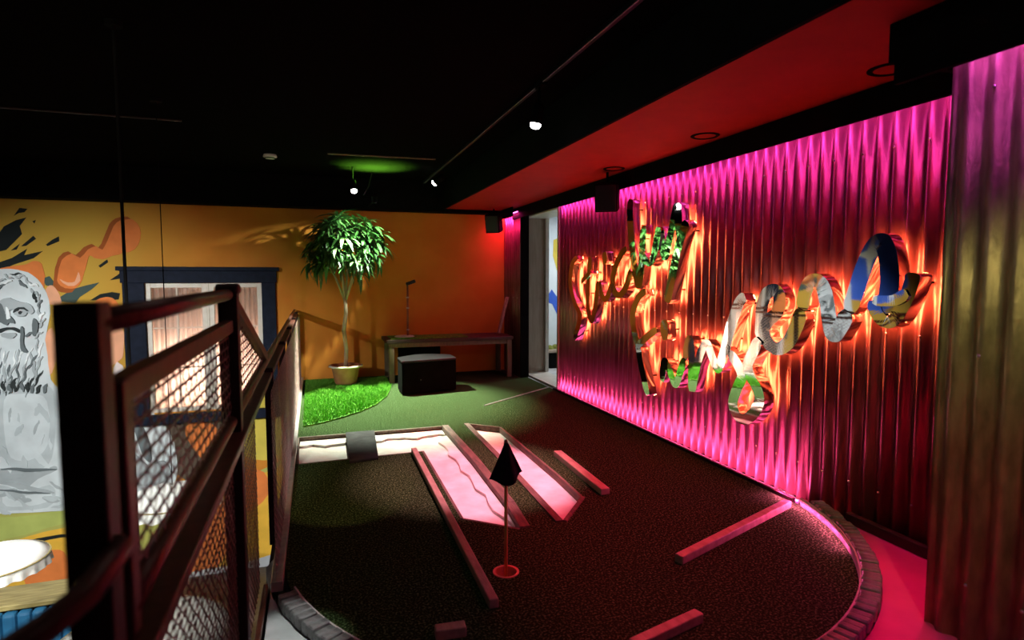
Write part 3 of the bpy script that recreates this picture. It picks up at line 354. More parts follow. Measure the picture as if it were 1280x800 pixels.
    ('statue', 's_light', [(-4.17, -0.92), (-4.17, -0.95), (-4.18, -0.97), (-4.18, -1.01), (-4.16, -1.05), (-4.14, -1.07), (-4.13, -1.08), (-4.12, -1.11), (-4.11, -1.11), (-4.1, -1.07), (-4.11, -1.04), (-4.13, -1.01), (-4.13, -0.99), (-4.14, -0.97), (-4.15, -0.94), (-4.16, -0.91)]),
    ('statue', 's_dark', [(-4.22, -1.05), (-4.13, -1.06), (-4.04, -1.08), (-3.95, -1.11), (-3.85, -1.12), (-3.76, -1.12), (-3.66, -1.12), (-3.57, -1.12), (-3.56, -1.11), (-3.66, -1.09), (-3.76, -1.08), (-3.85, -1.07), (-3.94, -1.06), (-4.03, -1.04), (-4.13, -1.03), (-4.22, -1.04)]),
    ('statue', 's_mid', [(-4.18, -1.24), (-4.1, -1.27), (-4.03, -1.32), (-3.95, -1.36), (-3.87, -1.4), (-3.78, -1.42), (-3.7, -1.44), (-3.62, -1.46), (-3.61, -1.45), (-3.69, -1.4), (-3.78, -1.37), (-3.86, -1.34), (-3.93, -1.31), (-4.01, -1.27), (-4.09, -1.24), (-4.17, -1.22)]),
    ('statue', 's_dark', [(-4.27, -1.34), (-4.19, -1.36), (-4.1, -1.38), (-4.02, -1.41), (-3.93, -1.43), (-3.84, -1.44), (-3.75, -1.45), (-3.66, -1.46), (-3.66, -1.45), (-3.75, -1.43), (-3.84, -1.41), (-3.93, -1.4), (-4.01, -1.38), (-4.1, -1.35), (-4.19, -1.34), (-4.27, -1.33)]),
    ('statue', 's_mid', [(-4.35, 0.73), (-4.38, 0.71), (-4.41, 0.7), (-4.44, 0.67), (-4.45, 0.62), (-4.45, 0.59), (-4.46, 0.56), (-4.49, 0.53), (-4.49, 0.53), (-4.45, 0.54), (-4.43, 0.58), (-4.42, 0.62), (-4.41, 0.65), (-4.39, 0.67), (-4.37, 0.69), (-4.34, 0.72)]),
    ('statue', 's_dark', [(-4.37, 0.54), (-4.38, 0.51), (-4.39, 0.47), (-4.39, 0.43), (-4.38, 0.39), (-4.37, 0.36), (-4.37, 0.33), (-4.37, 0.29), (-4.37, 0.29), (-4.36, 0.32), (-4.35, 0.36), (-4.35, 0.4), (-4.36, 0.44), (-4.37, 0.47), (-4.36, 0.5), (-4.36, 0.54)]),
    ('statue', 's_mid', [(-4.37, 0.35), (-4.39, 0.32), (-4.41, 0.29), (-4.43, 0.25), (-4.44, 0.21), (-4.44, 0.17), (-4.44, 0.14), (-4.45, 0.1), (-4.45, 0.1), (-4.43, 0.13), (-4.42, 0.17), (-4.41, 0.21), (-4.4, 0.24), (-4.39, 0.27), (-4.37, 0.31), (-4.37, 0.35)]),
    ('statue', 's_white', [(-4.31, 0.76), (-4.32, 0.72), (-4.34, 0.69), (-4.35, 0.65), (-4.35, 0.61), (-4.34, 0.57), (-4.34, 0.54), (-4.35, 0.5), (-4.34, 0.5), (-4.32, 0.53), (-4.32, 0.58), (-4.32, 0.61), (-4.33, 0.65), (-4.32, 0.68), (-4.3, 0.72), (-4.3, 0.76)]),
    ('statue', 's_mid', [(-4.3, 0.57), (-4.32, 0.54), (-4.35, 0.52), (-4.37, 0.48), (-4.37, 0.43), (-4.37, 0.39), (-4.38, 0.36), (-4.4, 0.33), (-4.4, 0.33), (-4.37, 0.35), (-4.35, 0.39), (-4.35, 0.43), (-4.35, 0.47), (-4.33, 0.5), (-4.31, 0.53), (-4.29, 0.57)]),
    ('statue', 's_black', [(-4.31, 0.38), (-4.33, 0.35), (-4.36, 0.33), (-4.37, 0.29), (-4.37, 0.25), (-4.38, 0.21), (-4.39, 0.18), (-4.41, 0.15), (-4.41, 0.15), (-4.38, 0.17), (-4.36, 0.2), (-4.35, 0.24), (-4.35, 0.28), (-4.34, 0.31), (-4.32, 0.34), (-4.3, 0.38)]),
    ('statue', 's_mid', [(-4.23, 0.82), (-4.24, 0.79), (-4.27, 0.77), (-4.29, 0.74), (-4.3, 0.7), (-4.3, 0.66), (-4.31, 0.63), (-4.33, 0.6), (-4.32, 0.6), (-4.3, 0.62), (-4.28, 0.66), (-4.28, 0.7), (-4.27, 0.73), (-4.26, 0.76), (-4.24, 0.79), (-4.22, 0.82)]),
    ('statue', 's_dark', [(-4.25, 0.64), (-4.26, 0.6), (-4.28, 0.57), (-4.28, 0.53), (-4.27, 0.49), (-4.27, 0.46), (-4.27, 0.42), (-4.28, 0.39), (-4.28, 0.38), (-4.26, 0.42), (-4.25, 0.45), (-4.25, 0.49), (-4.26, 0.53), (-4.26, 0.56), (-4.25, 0.6), (-4.24, 0.63)]),
    ('statue', 's_mid', [(-4.26, 0.45), (-4.27, 0.42), (-4.29, 0.39), (-4.3, 0.36), (-4.29, 0.32), (-4.29, 0.29), (-4.3, 0.27), (-4.31, 0.23), (-4.3, 0.23), (-4.28, 0.26), (-4.27, 0.29), (-4.26, 0.32), (-4.27, 0.35), (-4.27, 0.38), (-4.26, 0.41), (-4.25, 0.44)]),
    ('statue', 's_white', [(-4.21, 0.63), (-4.24, 0.61), (-4.27, 0.6), (-4.29, 0.56), (-4.29, 0.52), (-4.29, 0.48), (-4.31, 0.45), (-4.34, 0.43), (-4.34, 0.43), (-4.3, 0.44), (-4.28, 0.47), (-4.27, 0.52), (-4.27, 0.55), (-4.26, 0.58), (-4.23, 0.6), (-4.21, 0.63)]),
    ('statue', 's_mid', [(-4.19, 0.44), (-4.21, 0.42), (-4.24, 0.41), (-4.26, 0.38), (-4.27, 0.34), (-4.27, 0.31), (-4.27, 0.28), (-4.29, 0.26), (-4.29, 0.25), (-4.26, 0.26), (-4.24, 0.3), (-4.24, 0.34), (-4.23, 0.36), (-4.22, 0.38), (-4.2, 0.4), (-4.18, 0.44)]),
    ('statue', 's_black', [(-4.2, 0.25), (-4.21, 0.21), (-4.21, 0.17), (-4.21, 0.14), (-4.19, 0.1), (-4.18, 0.07), (-4.18, 0.04), (-4.18, 0.0), (-4.18, 0.0), (-4.17, 0.04), (-4.17, 0.08), (-4.18, 0.11), (-4.19, 0.15), (-4.2, 0.18), (-4.2, 0.21), (-4.2, 0.25)]),
    ('statue', 's_mid', [(-4.13, 0.67), (-4.15, 0.64), (-4.17, 0.6), (-4.18, 0.56), (-4.18, 0.52), (-4.18, 0.49), (-4.19, 0.45), (-4.2, 0.42), (-4.19, 0.41), (-4.17, 0.44), (-4.16, 0.48), (-4.15, 0.52), (-4.15, 0.56), (-4.15, 0.59), (-4.14, 0.63), (-4.13, 0.66)]),
    ('statue', 's_dark', [(-4.13, 0.48), (-4.14, 0.45), (-4.16, 0.42), (-4.18, 0.39), (-4.19, 0.36), (-4.18, 0.32), (-4.18, 0.29), (-4.19, 0.26), (-4.19, 0.26), (-4.17, 0.29), (-4.16, 0.32), (-4.16, 0.35), (-4.16, 0.38), (-4.14, 0.41), (-4.13, 0.44), (-4.13, 0.48)]),
    ('statue', 's_mid', [(-4.14, 0.29), (-4.15, 0.25), (-4.17, 0.22), (-4.17, 0.18), (-4.16, 0.14), (-4.14, 0.11), (-4.14, 0.08), (-4.15, 0.05), (-4.14, 0.05), (-4.13, 0.08), (-4.12, 0.12), (-4.13, 0.16), (-4.14, 0.19), (-4.14, 0.21), (-4.14, 0.25), (-4.13, 0.28)]),
    ('statue', 's_white', [(-4.09, 0.62), (-4.11, 0.59), (-4.12, 0.55), (-4.12, 0.5), (-4.12, 0.46), (-4.11, 0.42), (-4.12, 0.39), (-4.13, 0.35), (-4.12, 0.34), (-4.1, 0.38), (-4.09, 0.42), (-4.09, 0.47), (-4.1, 0.51), (-4.1, 0.54), (-4.09, 0.58), (-4.09, 0.62)]),
    ('statue', 's_mid', [(-4.1, 0.43), (-4.12, 0.4), (-4.13, 0.36), (-4.13, 0.31), (-4.12, 0.28), (-4.12, 0.24), (-4.12, 0.2), (-4.13, 0.17), (-4.12, 0.16), (-4.1, 0.2), (-4.09, 0.24), (-4.09, 0.28), (-4.1, 0.32), (-4.1, 0.36), (-4.1, 0.39), (-4.1, 0.43)]),
    ('statue', 's_black', [(-4.1, 0.24), (-4.11, 0.21), (-4.12, 0.17), (-4.12, 0.14), (-4.13, 0.1), (-4.12, 0.06), (-4.11, 0.03), (-4.11, -0.01), (-4.11, -0.01), (-4.1, 0.03), (-4.1, 0.07), (-4.11, 0.1), (-4.11, 0.13), (-4.1, 0.17), (-4.1, 0.21), (-4.1, 0.24)]),
    ('statue', 's_mid', [(-4.04, 0.62), (-4.06, 0.6), (-4.08, 0.57), (-4.1, 0.54), (-4.11, 0.51), (-4.11, 0.47), (-4.11, 0.44), (-4.12, 0.41), (-4.12, 0.41), (-4.1, 0.44), (-4.09, 0.47), (-4.08, 0.5), (-4.07, 0.53), (-4.06, 0.56), (-4.05, 0.59), (-4.04, 0.62)]),
    ('statue', 's_dark', [(-4.05, 0.43), (-4.06, 0.4), (-4.08, 0.36), (-4.08, 0.31), (-4.07, 0.27), (-4.05, 0.24), (-4.05, 0.21), (-4.05, 0.17), (-4.05, 0.16), (-4.03, 0.2), (-4.02, 0.25), (-4.04, 0.29), (-4.05, 0.32), (-4.05, 0.35), (-4.04, 0.39), (-4.04, 0.43)]),
    ('statue', 's_mid', [(-4.03, 0.24), (-4.06, 0.22), (-4.08, 0.2), (-4.11, 0.17), (-4.11, 0.13), (-4.11, 0.09), (-4.12, 0.07), (-4.14, 0.04), (-4.14, 0.03), (-4.11, 0.05), (-4.08, 0.08), (-4.08, 0.12), (-4.08, 0.15), (-4.06, 0.18), (-4.04, 0.2), (-4.03, 0.24)]),
    ('statue', 's_white', [(-3.96, 0.62), (-3.98, 0.59), (-3.99, 0.56), (-4.0, 0.53), (-4.0, 0.49), (-3.99, 0.46), (-4.0, 0.43), (-4.01, 0.4), (-4.0, 0.4), (-3.99, 0.42), (-3.97, 0.46), (-3.97, 0.49), (-3.98, 0.53), (-3.98, 0.56), (-3.97, 0.59), (-3.96, 0.62)]),
    ('statue', 's_mid', [(-3.97, 0.43), (-3.99, 0.4), (-4.02, 0.38), (-4.04, 0.35), (-4.06, 0.31), (-4.06, 0.27), (-4.07, 0.24), (-4.09, 0.21), (-4.08, 0.2), (-4.06, 0.23), (-4.04, 0.26), (-4.03, 0.3), (-4.02, 0.33), (-4.0, 0.36), (-3.98, 0.39), (-3.96, 0.43)]),
    ('statue', 's_black', [(-3.98, 0.24), (-4.01, 0.22), (-4.03, 0.19), (-4.05, 0.15), (-4.05, 0.11), (-4.05, 0.08), (-4.06, 0.05), (-4.08, 0.02), (-4.07, 0.02), (-4.05, 0.04), (-4.03, 0.07), (-4.02, 0.11), (-4.02, 0.14), (-4.01, 0.17), (-3.99, 0.2), (-3.98, 0.23)]),
    ('statue', 's_mid', [(-3.93, 0.64), (-3.94, 0.61), (-3.95, 0.58), (-3.96, 0.55), (-3.96, 0.51), (-3.96, 0.48), (-3.95, 0.45), (-3.95, 0.42), (-3.94, 0.42), (-3.93, 0.45), (-3.93, 0.48), (-3.93, 0.52), (-3.93, 0.54), (-3.93, 0.57), (-3.92, 0.61), (-3.93, 0.64)]),
    ('statue', 's_dark', [(-3.93, 0.45), (-3.95, 0.42), (-3.97, 0.39), (-3.98, 0.35), (-3.97, 0.31), (-3.96, 0.28), (-3.96, 0.25), (-3.98, 0.22), (-3.97, 0.22), (-3.95, 0.24), (-3.94, 0.28), (-3.95, 0.32), (-3.96, 0.35), (-3.95, 0.38), (-3.94, 0.41), (-3.93, 0.45)]),
    ('statue', 's_mid', [(-3.94, 0.26), (-3.95, 0.23), (-3.97, 0.21), (-3.99, 0.18), (-4.0, 0.14), (-4.01, 0.11), (-4.01, 0.08), (-4.02, 0.04), (-4.01, 0.04), (-3.99, 0.07), (-3.98, 0.1), (-3.97, 0.13), (-3.96, 0.16), (-3.95, 0.19), (-3.94, 0.22), (-3.93, 0.26)]),
    ('statue', 's_white', [(-3.86, 0.63), (-3.88, 0.61), (-3.91, 0.6), (-3.92, 0.57), (-3.93, 0.53), (-3.93, 0.5), (-3.94, 0.47), (-3.96, 0.45), (-3.96, 0.45), (-3.93, 0.46), (-3.92, 0.49), (-3.91, 0.53), (-3.91, 0.56), (-3.89, 0.58), (-3.87, 0.6), (-3.86, 0.63)]),
    ('statue', 's_mid', [(-3.86, 0.44), (-3.88, 0.41), (-3.9, 0.38), (-3.9, 0.34), (-3.9, 0.31), (-3.9, 0.28), (-3.91, 0.24), (-3.92, 0.21), (-3.92, 0.21), (-3.89, 0.23), (-3.88, 0.27), (-3.87, 0.31), (-3.87, 0.34), (-3.87, 0.37), (-3.86, 0.4), (-3.85, 0.44)]),
    ('statue', 's_black', [(-3.87, 0.25), (-3.89, 0.22), (-3.92, 0.2), (-3.94, 0.18), (-3.96, 0.14), (-3.97, 0.11), (-3.98, 0.07), (-4.0, 0.04), (-3.99, 0.04), (-3.97, 0.06), (-3.95, 0.1), (-3.94, 0.13), (-3.93, 0.16), (-3.91, 0.18), (-3.88, 0.21), (-3.87, 0.25)]),
    ('statue', 's_mid', [(-3.8, 0.61), (-3.81, 0.58), (-3.81, 0.54), (-3.8, 0.51), (-3.79, 0.48), (-3.78, 0.45), (-3.77, 0.42), (-3.77, 0.38), (-3.76, 0.38), (-3.76, 0.42), (-3.75, 0.45), (-3.76, 0.49), (-3.77, 0.52), (-3.78, 0.55), (-3.79, 0.58), (-3.79, 0.61)]),
    ('statue', 's_dark', [(-3.81, 0.42), (-3.84, 0.39), (-3.86, 0.37), (-3.88, 0.33), (-3.89, 0.28), (-3.88, 0.24), (-3.9, 0.21), (-3.92, 0.18), (-3.91, 0.17), (-3.88, 0.2), (-3.86, 0.24), (-3.86, 0.28), (-3.86, 0.32), (-3.85, 0.35), (-3.83, 0.38), (-3.81, 0.42)]),
    ('statue', 's_mid', [(-3.83, 0.23), (-3.85, 0.19), (-3.87, 0.16), (-3.87, 0.11), (-3.87, 0.08), (-3.87, 0.04), (-3.88, 0.0), (-3.89, -0.04), (-3.88, -0.04), (-3.87, -0.0), (-3.85, 0.03), (-3.85, 0.08), (-3.85, 0.12), (-3.85, 0.15), (-3.84, 0.19), (-3.83, 0.23)]),
    ('statue', 's_white', [(-3.77, 0.65), (-3.78, 0.62), (-3.81, 0.6), (-3.83, 0.57), (-3.84, 0.53), (-3.85, 0.49), (-3.86, 0.46), (-3.87, 0.42), (-3.87, 0.42), (-3.85, 0.45), (-3.83, 0.49), (-3.83, 0.52), (-3.81, 0.56), (-3.8, 0.59), (-3.77, 0.62), (-3.76, 0.65)]),
    ('statue', 's_mid', [(-3.75, 0.46), (-3.76, 0.43), (-3.78, 0.4), (-3.79, 0.35), (-3.78, 0.31), (-3.77, 0.28), (-3.76, 0.25), (-3.77, 0.22), (-3.76, 0.21), (-3.74, 0.25), (-3.74, 0.29), (-3.75, 0.32), (-3.75, 0.35), (-3.75, 0.38), (-3.74, 0.42), (-3.74, 0.46)]),
    ('statue', 's_black', [(-3.76, 0.27), (-3.77, 0.24), (-3.8, 0.22), (-3.82, 0.19), (-3.83, 0.16), (-3.84, 0.12), (-3.84, 0.09), (-3.86, 0.06), (-3.85, 0.05), (-3.83, 0.08), (-3.82, 0.11), (-3.81, 0.15), (-3.8, 0.18), (-3.78, 0.2), (-3.77, 0.23), (-3.75, 0.26)]),
    ('statue', 's_mid', [(-3.7, 0.78), (-3.71, 0.75), (-3.72, 0.71), (-3.73, 0.68), (-3.73, 0.64), (-3.72, 0.6), (-3.71, 0.57), (-3.71, 0.53), (-3.71, 0.53), (-3.7, 0.57), (-3.7, 0.61), (-3.7, 0.64), (-3.71, 0.67), (-3.7, 0.71), (-3.69, 0.74), (-3.7, 0.78)]),
    ('statue', 's_dark', [(-3.69, 0.59), (-3.71, 0.56), (-3.74, 0.54), (-3.77, 0.51), (-3.79, 0.47), (-3.8, 0.43), (-3.81, 0.39), (-3.83, 0.36), (-3.83, 0.36), (-3.8, 0.39), (-3.78, 0.42), (-3.77, 0.46), (-3.75, 0.49), (-3.73, 0.52), (-3.7, 0.55), (-3.69, 0.59)]),
    ('statue', 's_mid', [(-3.72, 0.4), (-3.74, 0.36), (-3.75, 0.32), (-3.76, 0.28), (-3.76, 0.24), (-3.76, 0.2), (-3.77, 0.16), (-3.78, 0.12), (-3.77, 0.12), (-3.75, 0.15), (-3.74, 0.19), (-3.73, 0.23), (-3.73, 0.28), (-3.73, 0.32), (-3.72, 0.35), (-3.71, 0.39)]),
    ('statue', 's_white', [(-3.64, 0.72), (-3.66, 0.69), (-3.68, 0.67), (-3.7, 0.64), (-3.71, 0.6), (-3.7, 0.57), (-3.71, 0.54), (-3.72, 0.52), (-3.71, 0.51), (-3.69, 0.53), (-3.68, 0.57), (-3.68, 0.6), (-3.67, 0.63), (-3.66, 0.65), (-3.65, 0.68), (-3.64, 0.71)]),
    ('statue', 's_mid', [(-3.66, 0.53), (-3.68, 0.51), (-3.7, 0.49), (-3.72, 0.45), (-3.72, 0.42), (-3.72, 0.39), (-3.73, 0.36), (-3.74, 0.34), (-3.74, 0.33), (-3.72, 0.35), (-3.7, 0.38), (-3.69, 0.41), (-3.69, 0.44), (-3.68, 0.47), (-3.67, 0.49), (-3.65, 0.52)]),
    ('statue', 's_black', [(-3.66, 0.33), (-3.68, 0.3), (-3.71, 0.28), (-3.73, 0.25), (-3.75, 0.21), (-3.75, 0.18), (-3.76, 0.14), (-3.78, 0.11), (-3.77, 0.11), (-3.75, 0.13), (-3.73, 0.17), (-3.72, 0.21), (-3.71, 0.24), (-3.69, 0.26), (-3.67, 0.29), (-3.66, 0.33)]),
    ('statue', 's_dark', [(-4.36, 0.22), (-4.37, 0.2), (-4.38, 0.18), (-4.38, 0.15), (-4.37, 0.12), (-4.36, 0.11), (-4.35, 0.1), (-4.34, 0.08), (-4.33, 0.08), (-4.32, 0.1), (-4.32, 0.13), (-4.33, 0.15), (-4.34, 0.17), (-4.34, 0.18), (-4.34, 0.2), (-4.35, 0.22)]),
    ('statue', 's_black', [(-4.29, 0.21), (-4.3, 0.19), (-4.31, 0.17), (-4.31, 0.14), (-4.3, 0.11), (-4.28, 0.1), (-4.28, 0.09), (-4.27, 0.07), (-4.26, 0.07), (-4.25, 0.09), (-4.25, 0.12), (-4.26, 0.14), (-4.27, 0.15), (-4.27, 0.16), (-4.27, 0.18), (-4.28, 0.21)]),
    ('statue', 's_dark', [(-4.22, 0.19), (-4.23, 0.18), (-4.25, 0.17), (-4.26, 0.15), (-4.26, 0.12), (-4.26, 0.1), (-4.26, 0.09), (-4.26, 0.07), (-4.26, 0.06), (-4.24, 0.07), (-4.22, 0.1), (-4.22, 0.12), (-4.22, 0.13), (-4.22, 0.14), (-4.21, 0.16), (-4.21, 0.19)]),
    ('statue', 's_black', [(-4.14, 0.2), (-4.15, 0.18), (-4.16, 0.16), (-4.16, 0.13), (-4.15, 0.1), (-4.14, 0.09), (-4.13, 0.08), (-4.12, 0.06), (-4.11, 0.06), (-4.1, 0.08), (-4.1, 0.11), (-4.11, 0.13), (-4.12, 0.15), (-4.12, 0.16), (-4.13, 0.18), (-4.13, 0.2)]),
    ('statue', 's_dark', [(-4.07, 0.16), (-4.08, 0.14), (-4.09, 0.12), (-4.09, 0.09), (-4.08, 0.07), (-4.06, 0.06), (-4.05, 0.05), (-4.05, 0.03), (-4.04, 0.03), (-4.03, 0.05), (-4.03, 0.08), (-4.04, 0.1), (-4.05, 0.11), (-4.05, 0.12), (-4.05, 0.14), (-4.06, 0.16)]),
    ('statue', 's_black', [(-4.0, 0.19), (-4.01, 0.18), (-4.02, 0.16), (-4.03, 0.13), (-4.02, 0.1), (-4.01, 0.09), (-4.01, 0.08), (-4.01, 0.06), (-4.0, 0.05), (-3.98, 0.07), (-3.98, 0.1), (-3.98, 0.12), (-3.99, 0.14), (-3.99, 0.15), (-3.98, 0.17), (-3.99, 0.19)]),
    ('statue', 's_dark', [(-3.92, 0.18), (-3.93, 0.16), (-3.94, 0.14), (-3.94, 0.11), (-3.93, 0.08), (-3.92, 0.07), (-3.91, 0.06), (-3.91, 0.04), (-3.9, 0.04), (-3.89, 0.06), (-3.89, 0.09), (-3.89, 0.11), (-3.9, 0.12), (-3.9, 0.13), (-3.91, 0.15), (-3.91, 0.18)]),
    ('statue', 's_black', [(-3.85, 0.17), (-3.86, 0.15), (-3.88, 0.14), (-3.88, 0.11), (-3.88, 0.08), (-3.87, 0.07), (-3.86, 0.05), (-3.86, 0.03), (-3.85, 0.03), (-3.84, 0.05), (-3.83, 0.07), (-3.84, 0.1), (-3.84, 0.11), (-3.84, 0.12), (-3.84, 0.14), (-3.84, 0.17)]),
    ('statue', 's_dark', [(-3.78, 0.15), (-3.79, 0.13), (-3.81, 0.12), (-3.82, 0.1), (-3.82, 0.07), (-3.82, 0.05), (-3.82, 0.04), (-3.82, 0.02), (-3.81, 0.01), (-3.79, 0.02), (-3.78, 0.05), (-3.78, 0.07), (-3.78, 0.08), (-3.78, 0.1), (-3.77, 0.11), (-3.77, 0.14)]),
    ('statue', 's_black', [(-3.7, 0.13), (-3.72, 0.12), (-3.73, 0.11), (-3.75, 0.09), (-3.75, 0.06), (-3.75, 0.04), (-3.75, 0.03), (-3.76, 0.01), (-3.75, 0.0), (-3.73, 0.01), (-3.71, 0.03), (-3.71, 0.06), (-3.71, 0.07), (-3.71, 0.08), (-3.7, 0.1), (-3.69, 0.12)]),
    ('statue', 's_dark', [(-3.62, 0.14), (-3.64, 0.13), (-3.66, 0.11), (-3.67, 0.09), (-3.67, 0.06), (-3.67, 0.04), (-3.67, 0.03), (-3.67, 0.01), (-3.66, -0.0), (-3.64, 0.01), (-3.63, 0.04), (-3.63, 0.06), (-3.63, 0.08), (-3.63, 0.09), (-3.62, 0.11), (-3.62, 0.13)]),
    ('statue', 's_mid', [(-4.28, 0.97), (-4.27, 0.99), (-4.25, 0.99), (-4.23, 1.01), (-4.22, 1.05), (-4.23, 1.07), (-4.23, 1.09), (-4.22, 1.1), (-4.22, 1.11), (-4.25, 1.1), (-4.26, 1.07), (-4.26, 1.05), (-4.26, 1.03), (-4.27, 1.02), (-4.28, 1.0), (-4.29, 0.98)]),
    ('statue', 's_dark', [(-4.31, 1.05), (-4.3, 1.07), (-4.3, 1.1), (-4.31, 1.13), (-4.32, 1.14), (-4.33, 1.15), (-4.34, 1.17), (-4.34, 1.19), (-4.34, 1.19), (-4.35, 1.17), (-4.36, 1.14), (-4.34, 1.11), (-4.33, 1.1), (-4.32, 1.09), (-4.32, 1.07), (-4.32, 1.05)]),
    ('statue', 's_mid', [(-4.28, 1.13), (-4.27, 1.15), (-4.26, 1.17), (-4.25, 1.2), (-4.25, 1.23), (-4.26, 1.25), (-4.26, 1.27), (-4.25, 1.29), (-4.26, 1.29), (-4.27, 1.27), (-4.28, 1.24), (-4.28, 1.22), (-4.28, 1.2), (-4.28, 1.18), (-4.29, 1.16), (-4.29, 1.14)]),
    ('statue', 's_white', [(-4.27, 1.21), (-4.26, 1.23), (-4.25, 1.24), (-4.23, 1.26), (-4.22, 1.29), (-4.23, 1.31), (-4.23, 1.33), (-4.22, 1.35), (-4.22, 1.35), (-4.24, 1.34), (-4.24, 1.31), (-4.24, 1.29), (-4.24, 1.27), (-4.26, 1.26), (-4.27, 1.24), (-4.28, 1.22)]),
    ('statue', 's_mid', [(-4.24, 1.28), (-4.22, 1.29), (-4.21, 1.31), (-4.19, 1.34), (-4.19, 1.37), (-4.2, 1.39), (-4.2, 1.4), (-4.19, 1.42), (-4.2, 1.43), (-4.22, 1.42), (-4.23, 1.39), (-4.23, 1.36), (-4.23, 1.34), (-4.23, 1.33), (-4.24, 1.31), (-4.25, 1.28)]),
    ('statue', 's_black', [(-4.26, 1.38), (-4.24, 1.39), (-4.22, 1.4), (-4.21, 1.43), (-4.21, 1.45), (-4.21, 1.47), (-4.2, 1.49), (-4.18, 1.51), (-4.19, 1.51), (-4.21, 1.5), (-4.22, 1.48), (-4.23, 1.46), (-4.23, 1.44), (-4.24, 1.42), (-4.25, 1.4), (-4.26, 1.38)]),
    ('statue', 's_mid', [(-4.21, 1.43), (-4.19, 1.44), (-4.17, 1.44), (-4.15, 1.45), (-4.13, 1.47), (-4.13, 1.5), (-4.12, 1.51), (-4.11, 1.52), (-4.11, 1.53), (-4.13, 1.53), (-4.15, 1.51), (-4.16, 1.49), (-4.17, 1.48), (-4.18, 1.47), (-4.2, 1.46), (-4.21, 1.44)]),
    ('statue', 's_dark', [(-4.16, 1.47), (-4.14, 1.47), (-4.12, 1.47), (-4.1, 1.48), (-4.08, 1.5), (-4.07, 1.52), (-4.06, 1.53), (-4.04, 1.54), (-4.04, 1.55), (-4.06, 1.55), (-4.09, 1.54), (-4.1, 1.52), (-4.11, 1.51), (-4.12, 1.5), (-4.14, 1.49), (-4.16, 1.48)]),
    ('statue', 's_mid', [(-4.15, 1.6), (-4.14, 1.6), (-4.12, 1.58), (-4.1, 1.58), (-4.07, 1.59), (-4.06, 1.6), (-4.04, 1.61), (-4.02, 1.61), (-4.02, 1.61), (-4.04, 1.63), (-4.06, 1.63), (-4.08, 1.62), (-4.1, 1.61), (-4.11, 1.61), (-4.13, 1.62), (-4.15, 1.61)]),
    ('statue', 's_white', [(-4.08, 1.57), (-4.06, 1.56), (-4.04, 1.55), (-4.02, 1.55), (-4.0, 1.57), (-3.98, 1.58), (-3.97, 1.58), (-3.95, 1.59), (-3.95, 1.6), (-3.96, 1.61), (-3.99, 1.61), (-4.01, 1.6), (-4.02, 1.59), (-4.04, 1.58), (-4.06, 1.58), (-4.08, 1.58)]),
    ('statue', 's_mid', [(-4.04, 1.68), (-4.03, 1.67), (-4.02, 1.65), (-4.01, 1.63), (-3.99, 1.62), (-3.97, 1.62), (-3.95, 1.63), (-3.94, 1.62), (-3.93, 1.62), (-3.95, 1.64), (-3.97, 1.65), (-3.99, 1.64), (-4.0, 1.65), (-4.0, 1.66), (-4.02, 1.69), (-4.04, 1.69)]),
    ('statue', 's_black', [(-3.98, 1.69), (-3.96, 1.68), (-3.94, 1.67), (-3.92, 1.67), (-3.9, 1.68), (-3.88, 1.69), (-3.87, 1.69), (-3.85, 1.69), (-3.84, 1.69), (-3.86, 1.7), (-3.88, 1.71), (-3.91, 1.7), (-3.92, 1.69), (-3.94, 1.69), (-3.96, 1.69), (-3.98, 1.69)]),
    ('statue', 's_mid', [(-3.92, 1.66), (-3.91, 1.64), (-3.89, 1.62), (-3.86, 1.63), (-3.85, 1.65), (-3.83, 1.66), (-3.82, 1.65), (-3.8, 1.64), (-3.8, 1.65), (-3.81, 1.67), (-3.83, 1.68), (-3.86, 1.68), (-3.87, 1.66), (-3.89, 1.65), (-3.9, 1.66), (-3.92, 1.67)]),
    ('statue', 's_dark', [(-3.88, 1.6), (-3.87, 1.58), (-3.87, 1.55), (-3.86, 1.53), (-3.83, 1.52), (-3.82, 1.51), (-3.8, 1.51), (-3.79, 1.49), (-3.78, 1.49), (-3.79, 1.52), (-3.8, 1.54), (-3.82, 1.55), (-3.83, 1.56), (-3.84, 1.57), (-3.85, 1.59), (-3.87, 1.61)]),
    ('statue', 's_mid', [(-3.8, 1.65), (-3.8, 1.63), (-3.8, 1.61), (-3.8, 1.58), (-3.78, 1.55), (-3.76, 1.55), (-3.74, 1.55), (-3.74, 1.53), (-3.73, 1.53), (-3.73, 1.56), (-3.75, 1.58), (-3.77, 1.59), (-3.77, 1.59), (-3.78, 1.61), (-3.78, 1.64), (-3.8, 1.65)]),
    ('statue', 's_white', [(-3.77, 1.57), (-3.76, 1.54), (-3.75, 1.52), (-3.72, 1.52), (-3.7, 1.53), (-3.69, 1.53), (-3.67, 1.53), (-3.66, 1.51), (-3.65, 1.52), (-3.66, 1.54), (-3.68, 1.56), (-3.71, 1.56), (-3.72, 1.55), (-3.74, 1.55), (-3.75, 1.56), (-3.77, 1.57)]),
    ('statue', 's_mid', [(-3.75, 1.49), (-3.75, 1.46), (-3.74, 1.43), (-3.72, 1.41), (-3.7, 1.41), (-3.69, 1.41), (-3.68, 1.4), (-3.67, 1.38), (-3.66, 1.38), (-3.66, 1.41), (-3.67, 1.44), (-3.69, 1.45), (-3.71, 1.45), (-3.72, 1.46), (-3.73, 1.47), (-3.74, 1.49)]),
